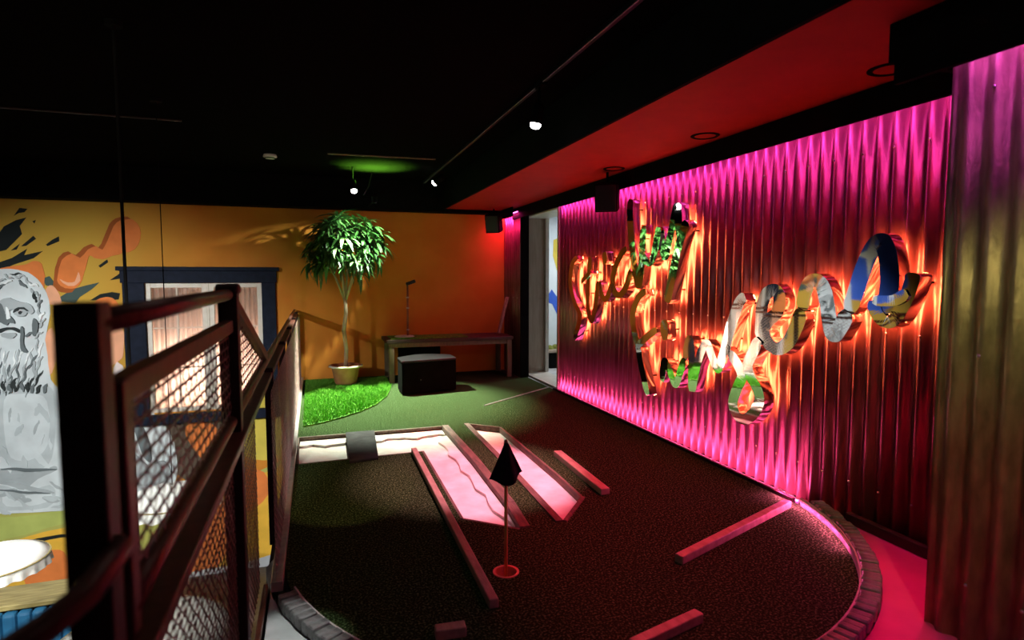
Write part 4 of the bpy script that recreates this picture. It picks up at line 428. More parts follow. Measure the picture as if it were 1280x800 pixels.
    ('statue', 's_black', [(-3.71, 1.45), (-3.72, 1.42), (-3.73, 1.4), (-3.73, 1.37), (-3.72, 1.34), (-3.7, 1.33), (-3.7, 1.31), (-3.7, 1.29), (-3.69, 1.29), (-3.68, 1.31), (-3.68, 1.34), (-3.69, 1.37), (-3.7, 1.38), (-3.7, 1.4), (-3.7, 1.42), (-3.7, 1.44)]),
    ('statue', 's_mid', [(-3.65, 1.41), (-3.65, 1.39), (-3.67, 1.37), (-3.68, 1.34), (-3.67, 1.31), (-3.66, 1.29), (-3.66, 1.27), (-3.66, 1.25), (-3.66, 1.25), (-3.65, 1.27), (-3.64, 1.3), (-3.65, 1.32), (-3.65, 1.34), (-3.65, 1.36), (-3.64, 1.38), (-3.64, 1.41)]),
    ('statue', 's_dark', [(-3.63, 1.33), (-3.64, 1.31), (-3.65, 1.3), (-3.67, 1.28), (-3.68, 1.25), (-3.67, 1.23), (-3.67, 1.21), (-3.68, 1.19), (-3.67, 1.18), (-3.66, 1.2), (-3.65, 1.23), (-3.65, 1.25), (-3.65, 1.27), (-3.64, 1.28), (-3.62, 1.3), (-3.62, 1.33)]),
    ('statue', 's_mid', [(-3.66, 1.23), (-3.67, 1.21), (-3.68, 1.19), (-3.69, 1.15), (-3.68, 1.13), (-3.67, 1.11), (-3.66, 1.09), (-3.67, 1.07), (-3.66, 1.07), (-3.65, 1.09), (-3.64, 1.12), (-3.65, 1.15), (-3.66, 1.16), (-3.66, 1.18), (-3.66, 1.2), (-3.66, 1.23)]),
    ('statue', 's_white', [(-3.6, 1.16), (-3.62, 1.14), (-3.63, 1.14), (-3.66, 1.12), (-3.67, 1.09), (-3.66, 1.07), (-3.66, 1.05), (-3.67, 1.03), (-3.67, 1.02), (-3.65, 1.04), (-3.64, 1.07), (-3.64, 1.09), (-3.63, 1.1), (-3.62, 1.11), (-3.6, 1.13), (-3.6, 1.15)]),
    ('statue', 's_mid', [(-3.6, 1.07), (-3.61, 1.05), (-3.63, 1.04), (-3.65, 1.02), (-3.66, 0.99), (-3.66, 0.97), (-3.66, 0.95), (-3.67, 0.93), (-3.67, 0.93), (-3.65, 0.94), (-3.63, 0.97), (-3.63, 0.99), (-3.63, 1.01), (-3.62, 1.02), (-3.6, 1.04), (-3.59, 1.06)]),
    ('statue', 's_black', [(-3.67, 1.0), (-3.69, 0.99), (-3.7, 0.97), (-3.72, 0.94), (-3.71, 0.91), (-3.71, 0.89), (-3.71, 0.87), (-3.72, 0.85), (-3.71, 0.85), (-3.7, 0.87), (-3.69, 0.89), (-3.69, 0.92), (-3.69, 0.94), (-3.69, 0.96), (-3.68, 0.98), (-3.67, 1.0)]),
    ('statue', 's_mid', [(-3.63, 0.88), (-3.65, 0.87), (-3.67, 0.87), (-3.69, 0.87), (-3.71, 0.84), (-3.71, 0.82), (-3.72, 0.8), (-3.73, 0.79), (-3.73, 0.78), (-3.71, 0.79), (-3.69, 0.81), (-3.69, 0.83), (-3.68, 0.85), (-3.66, 0.85), (-3.64, 0.86), (-3.63, 0.88)]),
    ('statue', 's_dark', [(-3.72, 0.87), (-3.74, 0.88), (-3.76, 0.88), (-3.79, 0.88), (-3.81, 0.86), (-3.82, 0.85), (-3.83, 0.84), (-3.85, 0.83), (-3.85, 0.83), (-3.83, 0.81), (-3.81, 0.82), (-3.79, 0.83), (-3.78, 0.85), (-3.76, 0.85), (-3.74, 0.85), (-3.72, 0.86)]),
    ('statue', 's_mid', [(-4.12, 1.3), (-4.09, 1.33), (-4.06, 1.35), (-4.02, 1.36), (-3.99, 1.36), (-3.96, 1.34), (-3.92, 1.32), (-3.87, 1.3), (-3.81, 1.29), (-3.77, 1.27), (-3.74, 1.24), (-3.73, 1.21), (-3.72, 1.18), (-3.72, 1.16), (-3.74, 1.14), (-3.76, 1.13), (-3.79, 1.15), (-3.83, 1.18), (-3.87, 1.2), (-3.92, 1.21), (-3.97, 1.2), (-4.02, 1.18), (-4.04, 1.14), (-4.06, 1.09), (-4.08, 1.05), (-4.1, 1.04), (-4.12, 1.05), (-4.13, 1.08), (-4.13, 1.14), (-4.13, 1.23)]),
    ('statue', 's_dark', [(-4.15, 1.32), (-4.13, 1.32), (-4.11, 1.3), (-4.08, 1.27), (-4.07, 1.24), (-4.06, 1.2), (-4.05, 1.16), (-4.06, 1.11), (-4.07, 1.06), (-4.09, 1.03), (-4.11, 1.02), (-4.13, 1.03), (-4.15, 1.05), (-4.17, 1.08), (-4.19, 1.12), (-4.2, 1.17), (-4.19, 1.22), (-4.17, 1.28)]),
    ('statue', 's_black', [(-3.96, 1.17), (-3.95, 1.19), (-3.93, 1.21), (-3.9, 1.23), (-3.88, 1.23), (-3.85, 1.23), (-3.83, 1.23), (-3.81, 1.21), (-3.79, 1.19), (-3.78, 1.18), (-3.78, 1.17), (-3.78, 1.17), (-3.8, 1.17), (-3.81, 1.18), (-3.82, 1.19), (-3.84, 1.2), (-3.86, 1.2), (-3.88, 1.2), (-3.9, 1.2), (-3.91, 1.18), (-3.93, 1.16), (-3.94, 1.15), (-3.96, 1.15), (-3.96, 1.16)]),
    ('statue', 's_mid', [(-3.95, 1.15), (-3.94, 1.16), (-3.92, 1.17), (-3.9, 1.18), (-3.87, 1.19), (-3.85, 1.19), (-3.83, 1.18), (-3.81, 1.17), (-3.8, 1.16), (-3.8, 1.15), (-3.81, 1.13), (-3.82, 1.11), (-3.85, 1.1), (-3.87, 1.1), (-3.89, 1.1), (-3.91, 1.1), (-3.93, 1.12), (-3.95, 1.13)]),
    ('statue', 's_black', [(-3.9, 1.17), (-3.89, 1.17), (-3.88, 1.18), (-3.87, 1.18), (-3.86, 1.17), (-3.85, 1.17), (-3.85, 1.16), (-3.86, 1.15), (-3.86, 1.14), (-3.87, 1.13), (-3.88, 1.13), (-3.89, 1.13), (-3.9, 1.14), (-3.9, 1.15), (-3.9, 1.16)]),
    ('statue', 's_dark', [(-4.05, 1.14), (-4.04, 1.14), (-4.03, 1.13), (-4.01, 1.12), (-3.99, 1.1), (-3.97, 1.07), (-3.96, 1.05), (-3.95, 1.03), (-3.95, 1.01), (-3.95, 1.0), (-3.97, 1.01), (-3.99, 1.01), (-4.01, 1.02), (-4.02, 1.01), (-4.03, 0.99), (-4.04, 0.98), (-4.06, 0.99), (-4.08, 1.0), (-4.1, 1.02), (-4.1, 1.04), (-4.09, 1.05), (-4.09, 1.07), (-4.08, 1.1), (-4.07, 1.12)]),
    ('statue', 's_white', [(-4.04, 1.23), (-4.03, 1.24), (-4.02, 1.23), (-4.01, 1.21), (-4.0, 1.17), (-4.0, 1.12), (-3.99, 1.08), (-4.01, 1.07), (-4.03, 1.06), (-4.04, 1.07), (-4.04, 1.12), (-4.04, 1.18)]),
    ('statue', 's_black', [(-4.16, 0.92), (-4.13, 0.93), (-4.1, 0.94), (-4.06, 0.95), (-4.03, 0.95), (-4.0, 0.95), (-3.97, 0.95), (-3.94, 0.94), (-3.91, 0.92), (-3.89, 0.9), (-3.89, 0.89), (-3.89, 0.87), (-3.9, 0.87), (-3.92, 0.88), (-3.95, 0.9), (-3.97, 0.91), (-4.0, 0.92), (-4.04, 0.92), (-4.07, 0.91), (-4.09, 0.9), (-4.12, 0.88), (-4.14, 0.88), (-4.15, 0.89), (-4.16, 0.9)]),
    ('statue', 's_mid', [(-4.12, 0.86), (-4.1, 0.87), (-4.07, 0.87), (-4.03, 0.87), (-4.0, 0.87), (-3.96, 0.87), (-3.94, 0.86), (-3.94, 0.84), (-3.96, 0.82), (-3.98, 0.8), (-4.01, 0.8), (-4.04, 0.8), (-4.07, 0.81), (-4.1, 0.82), (-4.12, 0.85)]),
    ('statue', 's_dark', [(-3.88, 0.96), (-3.87, 0.96), (-3.85, 0.93), (-3.85, 0.89), (-3.85, 0.84), (-3.86, 0.77), (-3.86, 0.71), (-3.85, 0.66), (-3.83, 0.62), (-3.82, 0.6), (-3.84, 0.59), (-3.87, 0.6), (-3.89, 0.62), (-3.9, 0.66), (-3.9, 0.72), (-3.9, 0.78), (-3.89, 0.85), (-3.89, 0.92)]),
    ('statue', 's_dark', [(-3.73, 1.07), (-3.71, 1.06), (-3.69, 1.03), (-3.68, 1.0), (-3.68, 0.95), (-3.69, 0.9), (-3.7, 0.86), (-3.71, 0.84), (-3.73, 0.82), (-3.74, 0.82), (-3.75, 0.84), (-3.75, 0.89), (-3.75, 0.93), (-3.75, 0.98), (-3.74, 1.04)]),
    ('statue', 's_dark', [(-2.75, -0.3), (-2.71, -0.3), (-2.63, -0.35), (-2.55, -0.41), (-2.5, -0.5), (-2.45, -0.61), (-2.41, -0.73), (-2.38, -0.86), (-2.37, -1.01), (-2.37, -1.1), (-2.39, -1.12), (-2.43, -1.09), (-2.47, -1.03), (-2.5, -0.93), (-2.53, -0.79), (-2.56, -0.66), (-2.63, -0.52), (-2.71, -0.39)]),
    ('statue', 's_mid', [(-2.67, -0.89), (-2.61, -0.93), (-2.52, -1.06), (-2.43, -1.16), (-2.35, -1.16), (-2.27, -1.12), (-2.21, -1.12), (-2.16, -1.16), (-2.13, -1.24), (-2.12, -1.31), (-2.17, -1.38), (-2.24, -1.44), (-2.33, -1.47), (-2.44, -1.48), (-2.56, -1.45), (-2.64, -1.38), (-2.68, -1.21), (-2.7, -1.01)]),
]
BRIDGE = [(0.28, 6.338), (0.576, 6.341), (0.518, 5.359), (0.264, 5.321)]
GRASS = [(-0.146, 6.797), (0.074, 6.914), (0.301, 7.122), (0.519, 7.357), (0.723, 7.674), (0.926, 8.204), (1.079, 8.915), (1.19, 9.705), (-0.157, 9.762)]
BEYOND = [[(4.54, 1.26), (4.64, 1.39), (4.77, 1.22), (4.83, 1.01), (4.75, 0.89), (4.65, 1.09), (4.57, 1.12)], [(4.67, 2.4), (4.85, 2.47), (4.89, 1.91), (4.75, 1.78), (4.66, 2.08)], [(4.47, 0.1), (4.83, 0.09)]]

GRASS = [(min(x, 1.07), y) for x, y in GRASS]
PIT_MAIN = [(-.18, 6.37), (1.31, 6.36), (1.316, 5.1), (1.29, 4.0), (1.25, 3.57), (.935, 3.85), (.955, 5.50), (-.165, 5.46)]
PIT_SIDE = [(1.615, 6.37), (1.90, 6.12), (1.89, 4.5), (1.866, 3.94), (1.56, 3.58), (1.59, 4.56)]
XW, YB, ZC, ZL = 3.385, 10.0, 3.2, -3.0     # corrugated wall, back wall, ceiling, lower hall floor
CX, CY, CR = 1.567, 3.63, 1.765                # round near end of the green
CUP = (0.985, 3.053)

# ------------------------------------------------------------------ SETTING: floor of the green with pits and cup cut out
def arc(r, a0, a1, n): return [(CX + r * math.cos(math.radians(a0 + (a1 - a0) * i / n)), CY + r * math.sin(math.radians(a0 + (a1 - a0) * i / n))) for i in range(n + 1)]
outer = [(-.23, 9.98)] + arc(CR, 180, 360, 48) + [(3.31, 3.75), (3.31, 9.98)]
cup = [(CUP[0] + .062 * math.cos(t * math.pi / 12), CUP[1] + .062 * math.sin(t * math.pi / 12)) for t in range(24)]
flat = lambda z: (lambda a, b, h: (a, b, z + h))
struct('floor', MB().plate([outer, PIT_MAIN, PIT_SIDE, cup], flat(-.04), .04), 'turf', 'dark green putting turf with two sand pits cut into it')
base = MB().box(-.25, 6.6, -2.6, 12, -.4, -.16)
struct('floor_base', base, 'concrete', 'concrete slab under the putting turf')
# paved ground outside the round curb
gl = MB(); a1 = arc(CR + .10, 180, 270, 24)
gl.plate([[(-.25, CY)] + a1[1:] + [(CX, -2.6), (-.25, -2.6)]], flat(-.16), .17)
struct('floor_paving', gl, 'concrete', 'pale grey paving outside the round curb beside the railing')
gr = MB(); a2 = arc(CR + .10, 270, 352, 24)
gr.plate([a2 + [(XW, a2[-1][1]), (XW, -2.6), (CX, -2.6)]], flat(-.16), .17)
struct('floor_pink', gr, 'pink_floor', 'smooth pink floor between the round curb and the corrugated wall')
struct('floor_lower', MB().box(-8, -.25, -2.6, YB, ZL - .1, ZL), 'floor_low', 'dark board floor of the lower hall')
struct('wall_mezzanine', MB().box(-.29, -.25, -2.6, YB, ZL, -.05), 'side_wall', 'dark side of the raised deck under the railing')

# round curb of small dark bricks
curb = empty('curb', (CX, CY, 0), 'curved curb of small dark bricks round the near end of the green', 'curb')
face = MB(); NA = 60
for i in range(NA + 1):
    a = math.radians(196 + (349 - 196) * i / NA)
    for (r, z) in ((CR - .005, -.03), (CR - .005, .060), (CR + .004, .060), (CR + .004, -.03)):
        face.v.append((CX + r * math.cos(a), CY + r * math.sin(a), z))
for i in range(NA):
    for k in range(4):
        k2 = (k + 1) % 4; face.f.append((i * 4 + k, i * 4 + k2, i * 4 + 4 + k2, i * 4 + 4 + k))
face.f += [(0, 1, 2, 3), (NA * 4 + 3, NA * 4 + 2, NA * 4 + 1, NA * 4)]
face.build('inner_band', 'curb_face', curb, smooth=False)
brick = MB().box(-.0235, .0235, -.046, .046, .012, .072).build('brick', 'curb_brick', curb, bevel=.006)
bme = brick.data; nb = 82
for i in range(nb):
    a = math.radians(198.5 + (345 - 198.5) * i / (nb - 1)); rr = CR + .052 + random.uniform(-.004, .004)
    mx = Matrix.Translation((CX + rr * math.cos(a), CY + rr * math.sin(a), random.uniform(-.006, .006))) @ Matrix.Rotation(a - math.pi / 2, 4, 'Z')
    if i == 0: brick.matrix_basis = mx
    else:
        o = share(bme, 'brick', curb, mx); bv = o.modifiers.new('bevel', 'BEVEL'); bv.width = .006; bv.segments = 1

# ------------------------------------------------------------------ sand pits
def pit(name, poly, label, boards, banks=()):
    cx = sum(p[0] for p in poly) / len(poly); cy = sum(p[1] for p in poly) / len(poly)
    e = empty(name, (cx, cy, -.13), label, 'bunker', 'sand bunkers in the green')
    n = len(poly)
    # sand: gently uneven top, grid clipped to polygon by tessellation
    s = MB().plate([poly], flat(-.155), .095); s.build('sand_bed', 'sand', e)
    for bank in banks:
        MB().plate([bank], flat(-.0605), .024).build('sand_bank', 'sand', e)
    for i in range(n):
        p = poly[i]; q = poly[(i + 1) % n]
        d = Vector((q[0] - p[0], q[1] - p[1], 0)); nrm = Vector((d.y, -d.x, 0)).normalized()
        wd = boards.get(i, .022)
        sgn = -1 if area2(poly) > 0 else 1
        off = nrm * (-sgn) * (wd / 2 - .002)
        top = .012 if i in boards else .002
        z0 = -.15
        MB().bar((p[0] + off.x, p[1] + off.y, (z0 + top) / 2), (q[0] + off.x, q[1] + off.y, (z0 + top) / 2), wd, top - z0).build('edge_board', 'edge_wood', e, bevel=.003)
    return e
def area2(poly): return sum(poly[i][0] * poly[(i + 1) % len(poly)][1] - poly[(i + 1) % len(poly)][0] * poly[i][1] for i in range(len(poly)))
pit('sand_bunker', PIT_MAIN, 'larger L-shaped sand bunker running from the railing towards the flag', {1: .07, 2: .07, 3: .07}, [
    [(-.17, 6.36), (1.30, 6.35)] + [(1.30 - 1.47 * k / 24, 6.16 + .035 * math.sin(k * .9) + .02 * math.sin(k * 2.1)) for k in range(25)],
    [(1.305, 6.1), (1.31, 5.1), (1.285, 4.0), (1.26, 3.70)] + [(1.235 - .045 * math.sin(k * 1.1) ** 2 - .02 * k / 14, 3.85 + 2.2 * k / 14) for k in range(15)]])
pit('sand_bunker', PIT_SIDE, 'narrow sand bunker on its own to the right of the L-shaped one', {3: .03, 4: .055, 5: .055})
tag(MB().plate([BRIDGE], flat(.003), .022).build('bridge_slab', 'slab', bevel=.003), 'grey slab laid across the white end of the L-shaped bunker', 'slab')

# grass mat with blades
gm = empty('grass_mat', (.3, 8.4, 0), 'bright green artificial grass mat with curved edge under the potted tree', 'grass')
MB().plate([GRASS], flat(0), .018).build('mat_base', 'grass', gm)
bl = MB()
def inpoly(x, y, P):
    c = False; j = len(P) - 1
    for i in range(len(P)):
        if (P[i][1] > y) != (P[j][1] > y) and x < (P[j][0] - P[i][0]) * (y - P[i][1]) / (P[j][1] - P[i][1]) + P[i][0]: c = not c
        j = i
    return c
cnt = 0
while cnt < 26000:
    x = random.uniform(-.16, 1.2); y = random.uniform(6.78, 9.77)
    if not inpoly(x, y, GRASS): continue
    a = random.uniform(0, 6.28); h = random.uniform(.018, .042); dx = .004 * math.cos(a); dy = .004 * math.sin(a)
    lx = random.uniform(-.018, .018); ly = random.uniform(-.018, .018)
    bl.add([(x - dx, y - dy, .016), (x + dx, y + dy, .016), (x + lx, y + ly, .018 + h)], [(0, 1, 2)]); cnt += 1
tag(bl.build('grass_blades', 'grass', gm, fix=False), kind='stuff')

# ------------------------------------------------------------------ corrugated walls
PITCH_C, AMP = 0.11, 0.020
def corr(mb, X, y0, y1, z0, z1, sgn=-1, t=.003):
    n = max(2, int(round((y1 - y0) / PITCH_C * 12)))
    base = len(mb.v)
    for i in range(n + 1):
        y = y0 + (y1 - y0) * i / n
        x = X + sgn * AMP * (1 + math.cos(2 * math.pi * y / PITCH_C)) * 0.9
        mb.v += [(x, y, z0), (x, y, z1), (x + t, y, z1), (x + t, y, z0)]
    for i in range(n):
        a = base + i * 4; b = a + 4
        mb.f += [(a, b, b + 1, a + 1), (a + 3, a + 2, b + 2, b + 3), (a + 1, b + 1, b + 2, a + 2), (a, a + 3, b + 3, b)]
    mb.f += [(base, base + 1, base + 2, base + 3), (base + n * 4 + 3, base + n * 4 + 2, base + n * 4 + 1, base + n * 4)]
    return mb
def screws(parent, X, ys, zs):
    s = MB()
    for y in ys:
        for z in zs:
            yy = round(y / PITCH_C) * PITCH_C
            s.lathe([(.0001, 0), (.008, 0), (.008, .004), (.005, .008), (.0001, .009)], 8)
            k = len(s.v)
            for i in range(k - 40, k):
                v = s.v[i]; s.v[i] = (X - AMP * 1.8 - v[2], yy + v[0], z + random.uniform(-.01, .01) * 0 + v[1])
    tag(s.build('screws', 'screw', parent), kind='stuff')
def wall_corr(name, X, y0, y1, z0, z1, m, label, sheet=.88):
    e = empty(name, (X, (y0 + y1) / 2, 0), label, 'wall', kind='structure')
    MB().box(X + .03, X + .10, y0, y1, z0 - .1, 3.0).build('backing', 'black', e)
    y = y1; k = 0
    while y > y0 + .01:
        a = max(y0, y - sheet)
        corr(MB(), X + (.004 if k % 2 else 0), a - (.02 if a > y0 else 0), y, z0, z1).build('corrugated_sheet', m, e, smooth=True)
        y = a; k += 1
    n = int((y1 - y0) / (PITCH_C * 2))
    screws(e, X, [y0 + .1 + i * PITCH_C * 2 for i in range(n)], (z0 + .28, z0 + 1.3, z1 - .3))
    return e
wall_corr('wall_right', XW + .03, 1.6, 7.95, 0.0, 2.74, 'corr', 'tall corrugated metal wall carrying the mirrored lettering')
wall_corr('wall_right_far', 3.22, 9.12, 9.99, 0.0, 2.72, 'corr', 'narrow corrugated metal strip in the far corner beyond the doorway')
wall_corr('wall_right_near', 2.74, -2.5, 1.95, 0.01, 2.74, 'corr_old', 'olive corrugated metal pier standing close by at the right')
struct('wall_pier_end', MB().box(2.77, XW + .1, 1.90, 1.93, 0.01, 3.0), 'black', 'black end of the corrugated pier')
struct('baseboard_right', MB().box(3.335, 3.38, 1.94, 2.95, .012, .08), 'rail_dark', 'dark skirting below the near end of the corrugated wall', bevel=.006)
struct('trim_1', MB().box(3.295, 3.318, 3.36, 7.97, -.02, .03), 'rail_dark', 'dark edging strip between turf and glowing foot of the wall', bevel=.004)
struct('floor_led_gutter', MB().box(3.318, 3.42, 3.36, 7.97, -.05, -.012), 'white_plastic', 'pale gutter along the foot of the corrugated wall')

# back wall with a window opening
WX0, WX1, WZ0, WZ1 = -2.36, -0.77, -0.39, 1.555
wallout = [(-8, ZL), (3.75, ZL), (3.75, ZC), (-8, ZC)]
wallhole = [(WX0, WZ0), (WX1, WZ0), (WX1, WZ1), (WX0, WZ1)]
struct('wall_back', MB().plate([wallout, wallhole], lambda a, b, h: (a, YB + h, b), .12), 'wall_paint', 'ochre and orange painted back wall')
struct('wall_left', MB().box(-8.1, -8, -2.6, YB, ZL, ZC), 'side_wall', 'dark left wall of the lower hall')
struct('wall_front', MB().box(-8.1, 3.8, -2.7, -2.6, ZL, ZC), 'side_wall', 'dark wall behind the viewpoint')
struct('ceiling', MB().box(-8.1, 3.8, -2.7, YB + .12, ZC, ZC + .1), 'ceil', 'black ceiling over the whole room')
struct('ceiling_soffit', MB().box(2.10, 3.9, -2.6, 9.95, 2.77, ZC), 'soffit', 'lowered ceiling strip, reddened for bounce light, beside the corrugated wall')
struct('trim_2', MB().box(2.07, 2.10, -2.6, 9.95, 2.77, ZC), 'black', 'black upright edge of the lowered ceiling')
struct('trim_3', MB().box(3.17, 3.20, 1.95, 9.47, 2.60, 2.77), 'black', 'black pelmet hiding the light strip above the corrugated wall')
struct('trim_4', MB().box(2.46, 2.49, -2.5, 2.02, 2.50, 2.77).box(2.46, 3.2, 2.02, 2.05, 2.60, 2.77), 'black', 'black pelmet above the near corrugated pier')
struct('trim_5', MB().box(-8, 3.2, 9.72, YB, 2.72, ZC), 'black', 'black boxed beam along the top of the back wall')
struct('trim_6', MB().box(3.04, 3.06, 9.10, 9.72, 2.62, 2.77), 'black', 'short black pelmet in the far corner')

# ------------------------------------------------------------------ light strips
def led(y0, y1, X, z, power, color, label, up, tilt=0.0, m='led_magenta', spread=None):
    e = empty('led_strip', (X, (y0 + y1) / 2, z), label, 'light strip', 'magenta light strips')
    d = 1 if up else -1
    MB().box(X - .006, X + .006, y0, y1, z - .004, z + .004).build('strip', m, e)
    MB().box(X - .012, X + .012, y0, y1, z - d * .010, z - d * .004).build('carrier', 'white_plastic', e)
    o = area('strip_light', (0, 0, d * .012), (0, (math.pi if up else 0) + tilt, 0), .02, y1 - y0, power, color, e, spread)
    return e
MAG = (0.9, 0.08, 1.0)
led(1.98, 7.93, 3.355, 2.71, P_TOP, MAG, 'magenta light strip above the lettered corrugated wall', False, -.8)
led(1.98, 7.93, 3.30, 2.73, P_RED, (1.0, .02, .05), 'added red fill strip behind the pelmet above the lettered wall', False, .75, 'fill_red', 110)  # added strip, reddens the floor and the far end of the room
led(3.38, 7.93, 3.358, -.004, P_BOTTOM, (1.0, .12, .40), 'pink light strip along the foot of the corrugated wall', True, .8)
led(-1.5, 1.90, 2.67, 2.70, P_TOP * .75, MAG, 'magenta light strip above the near corrugated pier', False, -.6)
led(9.14, 9.97, 3.15, 2.70, P_FAR, (1.0, .03, .25), 'magenta light strip in the far corner', False, -.3)

e = empty('led_strip', (CX + CR * math.cos(-.3), CY + CR * math.sin(-.3), .045), 'short pink light strip under the lip of the round curb', 'light strip', 'magenta light strips')
for k in range(5):
    a = math.radians(-6 - 6.5 * k); rr = CR - .010
    pa = [(CX + rr * math.cos(a + q), CY + rr * math.sin(a + q), .047) for q in (.05, -.05)]
    MB().bar(pa[0], pa[1], .005, .008).build('segment', 'white_plastic', e)
    o = area('segment_light', (0, 0, 0), (0, math.radians(40), a), .02, .17, P_CURB * (1 - .15 * k) / 5, (1.0, .09, .36), e)
    o.location = Vector((CX + (rr - .018) * math.cos(a), CY + (rr - .018) * math.sin(a), .056)) - e.location
# ------------------------------------------------------------------ doorway in the right wall
d1 = empty('door_1', (XW, 8.7, 0), 'open doorway with deep pale frame at the far end of the corrugated wall', 'door', kind='structure')
MB().box(XW - .02, 3.78, 9.45, 9.50, 0, 2.68).build('jamb', 'door_wood', d1, bevel=.004)
MB().box(XW - .02, 3.78, 7.95, 8.00, 0, 2.68).build('jamb', 'door_wood', d1, bevel=.004)
MB().box(XW - .02, 3.78, 8.00, 9.45, 2.63, 2.68).build('head', 'door_trim', d1, bevel=.004)
MB().box(XW - .02, 3.78, 8.00, 9.45, -.02, .02).build('sill', 'door_trim', d1, bevel=.004)
MB().box(3.74, 3.80, 9.38, 9.45, .02, 2.63).build('door_stop', 'door_trim', d1, bevel=.004)
MB().box(3.19, 3.33, 9.09, 9.12, 0, 2.75).build('return_panel', 'black', d1)
struct('wall_beyond', MB().box(3.75, 6.6, 11.3, 11.4, -.1, 3.1), 'pale_wall', 'pale painted wall of the room beyond the doorway')
struct('wall_beyond_side', MB().box(6.5, 6.6, 7.0, 11.3, -.1, 3.1).box(3.5, 6.6, 7.0, 7.1, -.1, 3.1), 'pale_wall', 'side walls of the room beyond the doorway')
struct('ceiling_beyond', MB().box(3.5, 6.6, 7.0, 11.4, 3.0, 3.1), 'side_wall', 'ceiling of the room beyond the doorway')
pm = empty('wall_painting', (4.7, 11.29, 0), 'blue and yellow brush strokes painted on the pale wall beyond the doorway', 'painting')
MB().plate([BEYOND[0]], lambda a, b, h: (a, 11.299 - h, b), .004).build('brush_stroke', 'm_blue', pm)
MB().plate([BEYOND[1]], lambda a, b, h: (a, 11.299 - h, b), .004).build('brush_stroke', 'm_yellow', pm)
ct = empty('counter', (4.8, 11, 0), 'black counter with mossy planting on top beyond the doorway', 'counter')
MB().box(4.0, 6.0, 10.75, 11.25, -.15, .16).build('body', 'black', ct, bevel=.01)
MB().box(3.95, 6.05, 10.7, 11.28, .16, .22).build('worktop', 'door_wood', ct, bevel=.01)
ms = MB()
for i in range(60):
    x = random.uniform(4.0, 6.0); y = random.uniform(10.8, 11.2); r = random.uniform(.04, .09)
    ms.lathe([(.001, r * .9), (r * .5, r * .75), (r * .9, r * .3), (r, -.02)], 8, (x, y, .225))
tag(ms.build('moss', 'moss', ct, smooth=True), kind='stuff')
cl = empty('ceiling_lamp', (5.0, 9.8, 2.98), 'flat white ceiling lamp in the room beyond the doorway', 'lamp')
MB().box(4.6, 5.4, 9.5, 10.1, 2.96, 3.0).build('housing', 'white_plastic', cl)
area('panel_light', (0, 0, -.03), (0, 0, 0), .7, .5, P_DOOR, (.92, .97, 1.0), cl)

# ------------------------------------------------------------------ window in the back wall
wn = empty('window_1', (-1.56, YB, .6), 'lit window with pale sashes in a dark navy surround', 'window', kind='structure')
def wb(n, x0, x1, z0, z1, y0, y1, m, parent=None, bev=.006):
    return MB().box(x0, x1, y0, y1, z0, z1).build(n, m, parent or wn, bevel=bev)
wb('surround_side', -2.64, WX0, -.41, 1.56, YB - .06, YB, 'navy'); wb('surround_side', WX1, -.57, -.41, 1.56, YB - .06, YB, 'navy')
wb('surround_head', -2.66, -.55, 1.56, 1.76, YB - .07, YB, 'navy'); wb('cornice', -2.70, -.51, 1.74, 1.80, YB - .11, YB, 'navy')
wb('window_sill', -2.68, -.53, -.55, -.41, YB - .12, YB, 'navy')
bx = MB().plate([[(WX0, WZ0), (WX1, WZ0), (WX1, WZ1), (WX0, WZ1)]], lambda a, b, h: (a, YB + .42 + h, b), .02); bx.build('lining_back', 'sash', wn)
for (x0, x1, z0, z1) in ((WX0 - .02, WX0, WZ0, WZ1), (WX1, WX1 + .02, WZ0, WZ1), (WX0, WX1, WZ1, WZ1 + .02), (WX0, WX1, WZ0 - .02, WZ0)):
    wb('lining', x0, x1, z0, z1, YB + .12, YB + .44, 'sash', bev=0)
def casement(x0, x1):
    z0, z1, t = WZ0, WZ1, .07
    f = wb('sash', x0, x0 + t, z0, z1, YB + .0, YB + .05, 'sash')
    for (a, b, c, d) in ((x1 - t, x1, z0, z1), (x0 + t, x1 - t, z0, z0 + t), (x0 + t, x1 - t, z1 - t, z1)):
        wb('rail', a, b, c, d, YB, YB + .05, 'sash', wn)
    xm = (x0 + x1) / 2
    wb('glazing_bar', xm - .012, xm + .012, z0 + t, z1 - t, YB + .01, YB + .04, 'sash')
    for k in (1, 2):
        zz = z0 + t + (z1 - z0 - 2 * t) * k / 3
        wb('glazing_bar', x0 + t, x1 - t, zz - .012, zz + .012, YB + .012, YB + .038, 'sash')
    for k in range(3):
        h = (z1 - z0 - 2 * t) / 3
        for (a, b) in ((x0 + t, xm - .012), (xm + .012, x1 - t)):
            wb('pane', a, b, z0 + t + h * k + .012, z0 + t + h * (k + 1) - .012, YB + .022, YB + .028, 'glass', bev=0)
casement(WX0, -1.545); casement(-1.515, WX1)
wb('mullion', -1.545, -1.515, WZ0, WZ1, YB - .01, YB + .06, 'sash')
for (a, b) in ((WX0 + .03, -1.60), (-1.46, WX1 - .03)):
    c = MB(); n = 60
    for i in range(n + 1):
        x = a + (b - a) * i / n; y = YB + .12 + .018 * math.sin(i * 1.05) + .008 * math.sin(i * 2.3)
        c.v += [(x, y, WZ0 + .02), (x, y, WZ1 - .02), (x, y + .003, WZ1 - .02), (x, y + .003, WZ0 + .02)]
    for i in range(n):
        p = i * 4; c.f += [(p, p + 4, p + 5, p + 1), (p + 3, p + 2, p + 6, p + 7)]
    c.build('curtain', 'curtain', wn, smooth=True)
area('window_lamp', (-1.565, YB + .40, .15), (math.pi / 2, 0, math.pi), 1.3, .9, P_WIN * 1.6, (1.0, .84, .74))

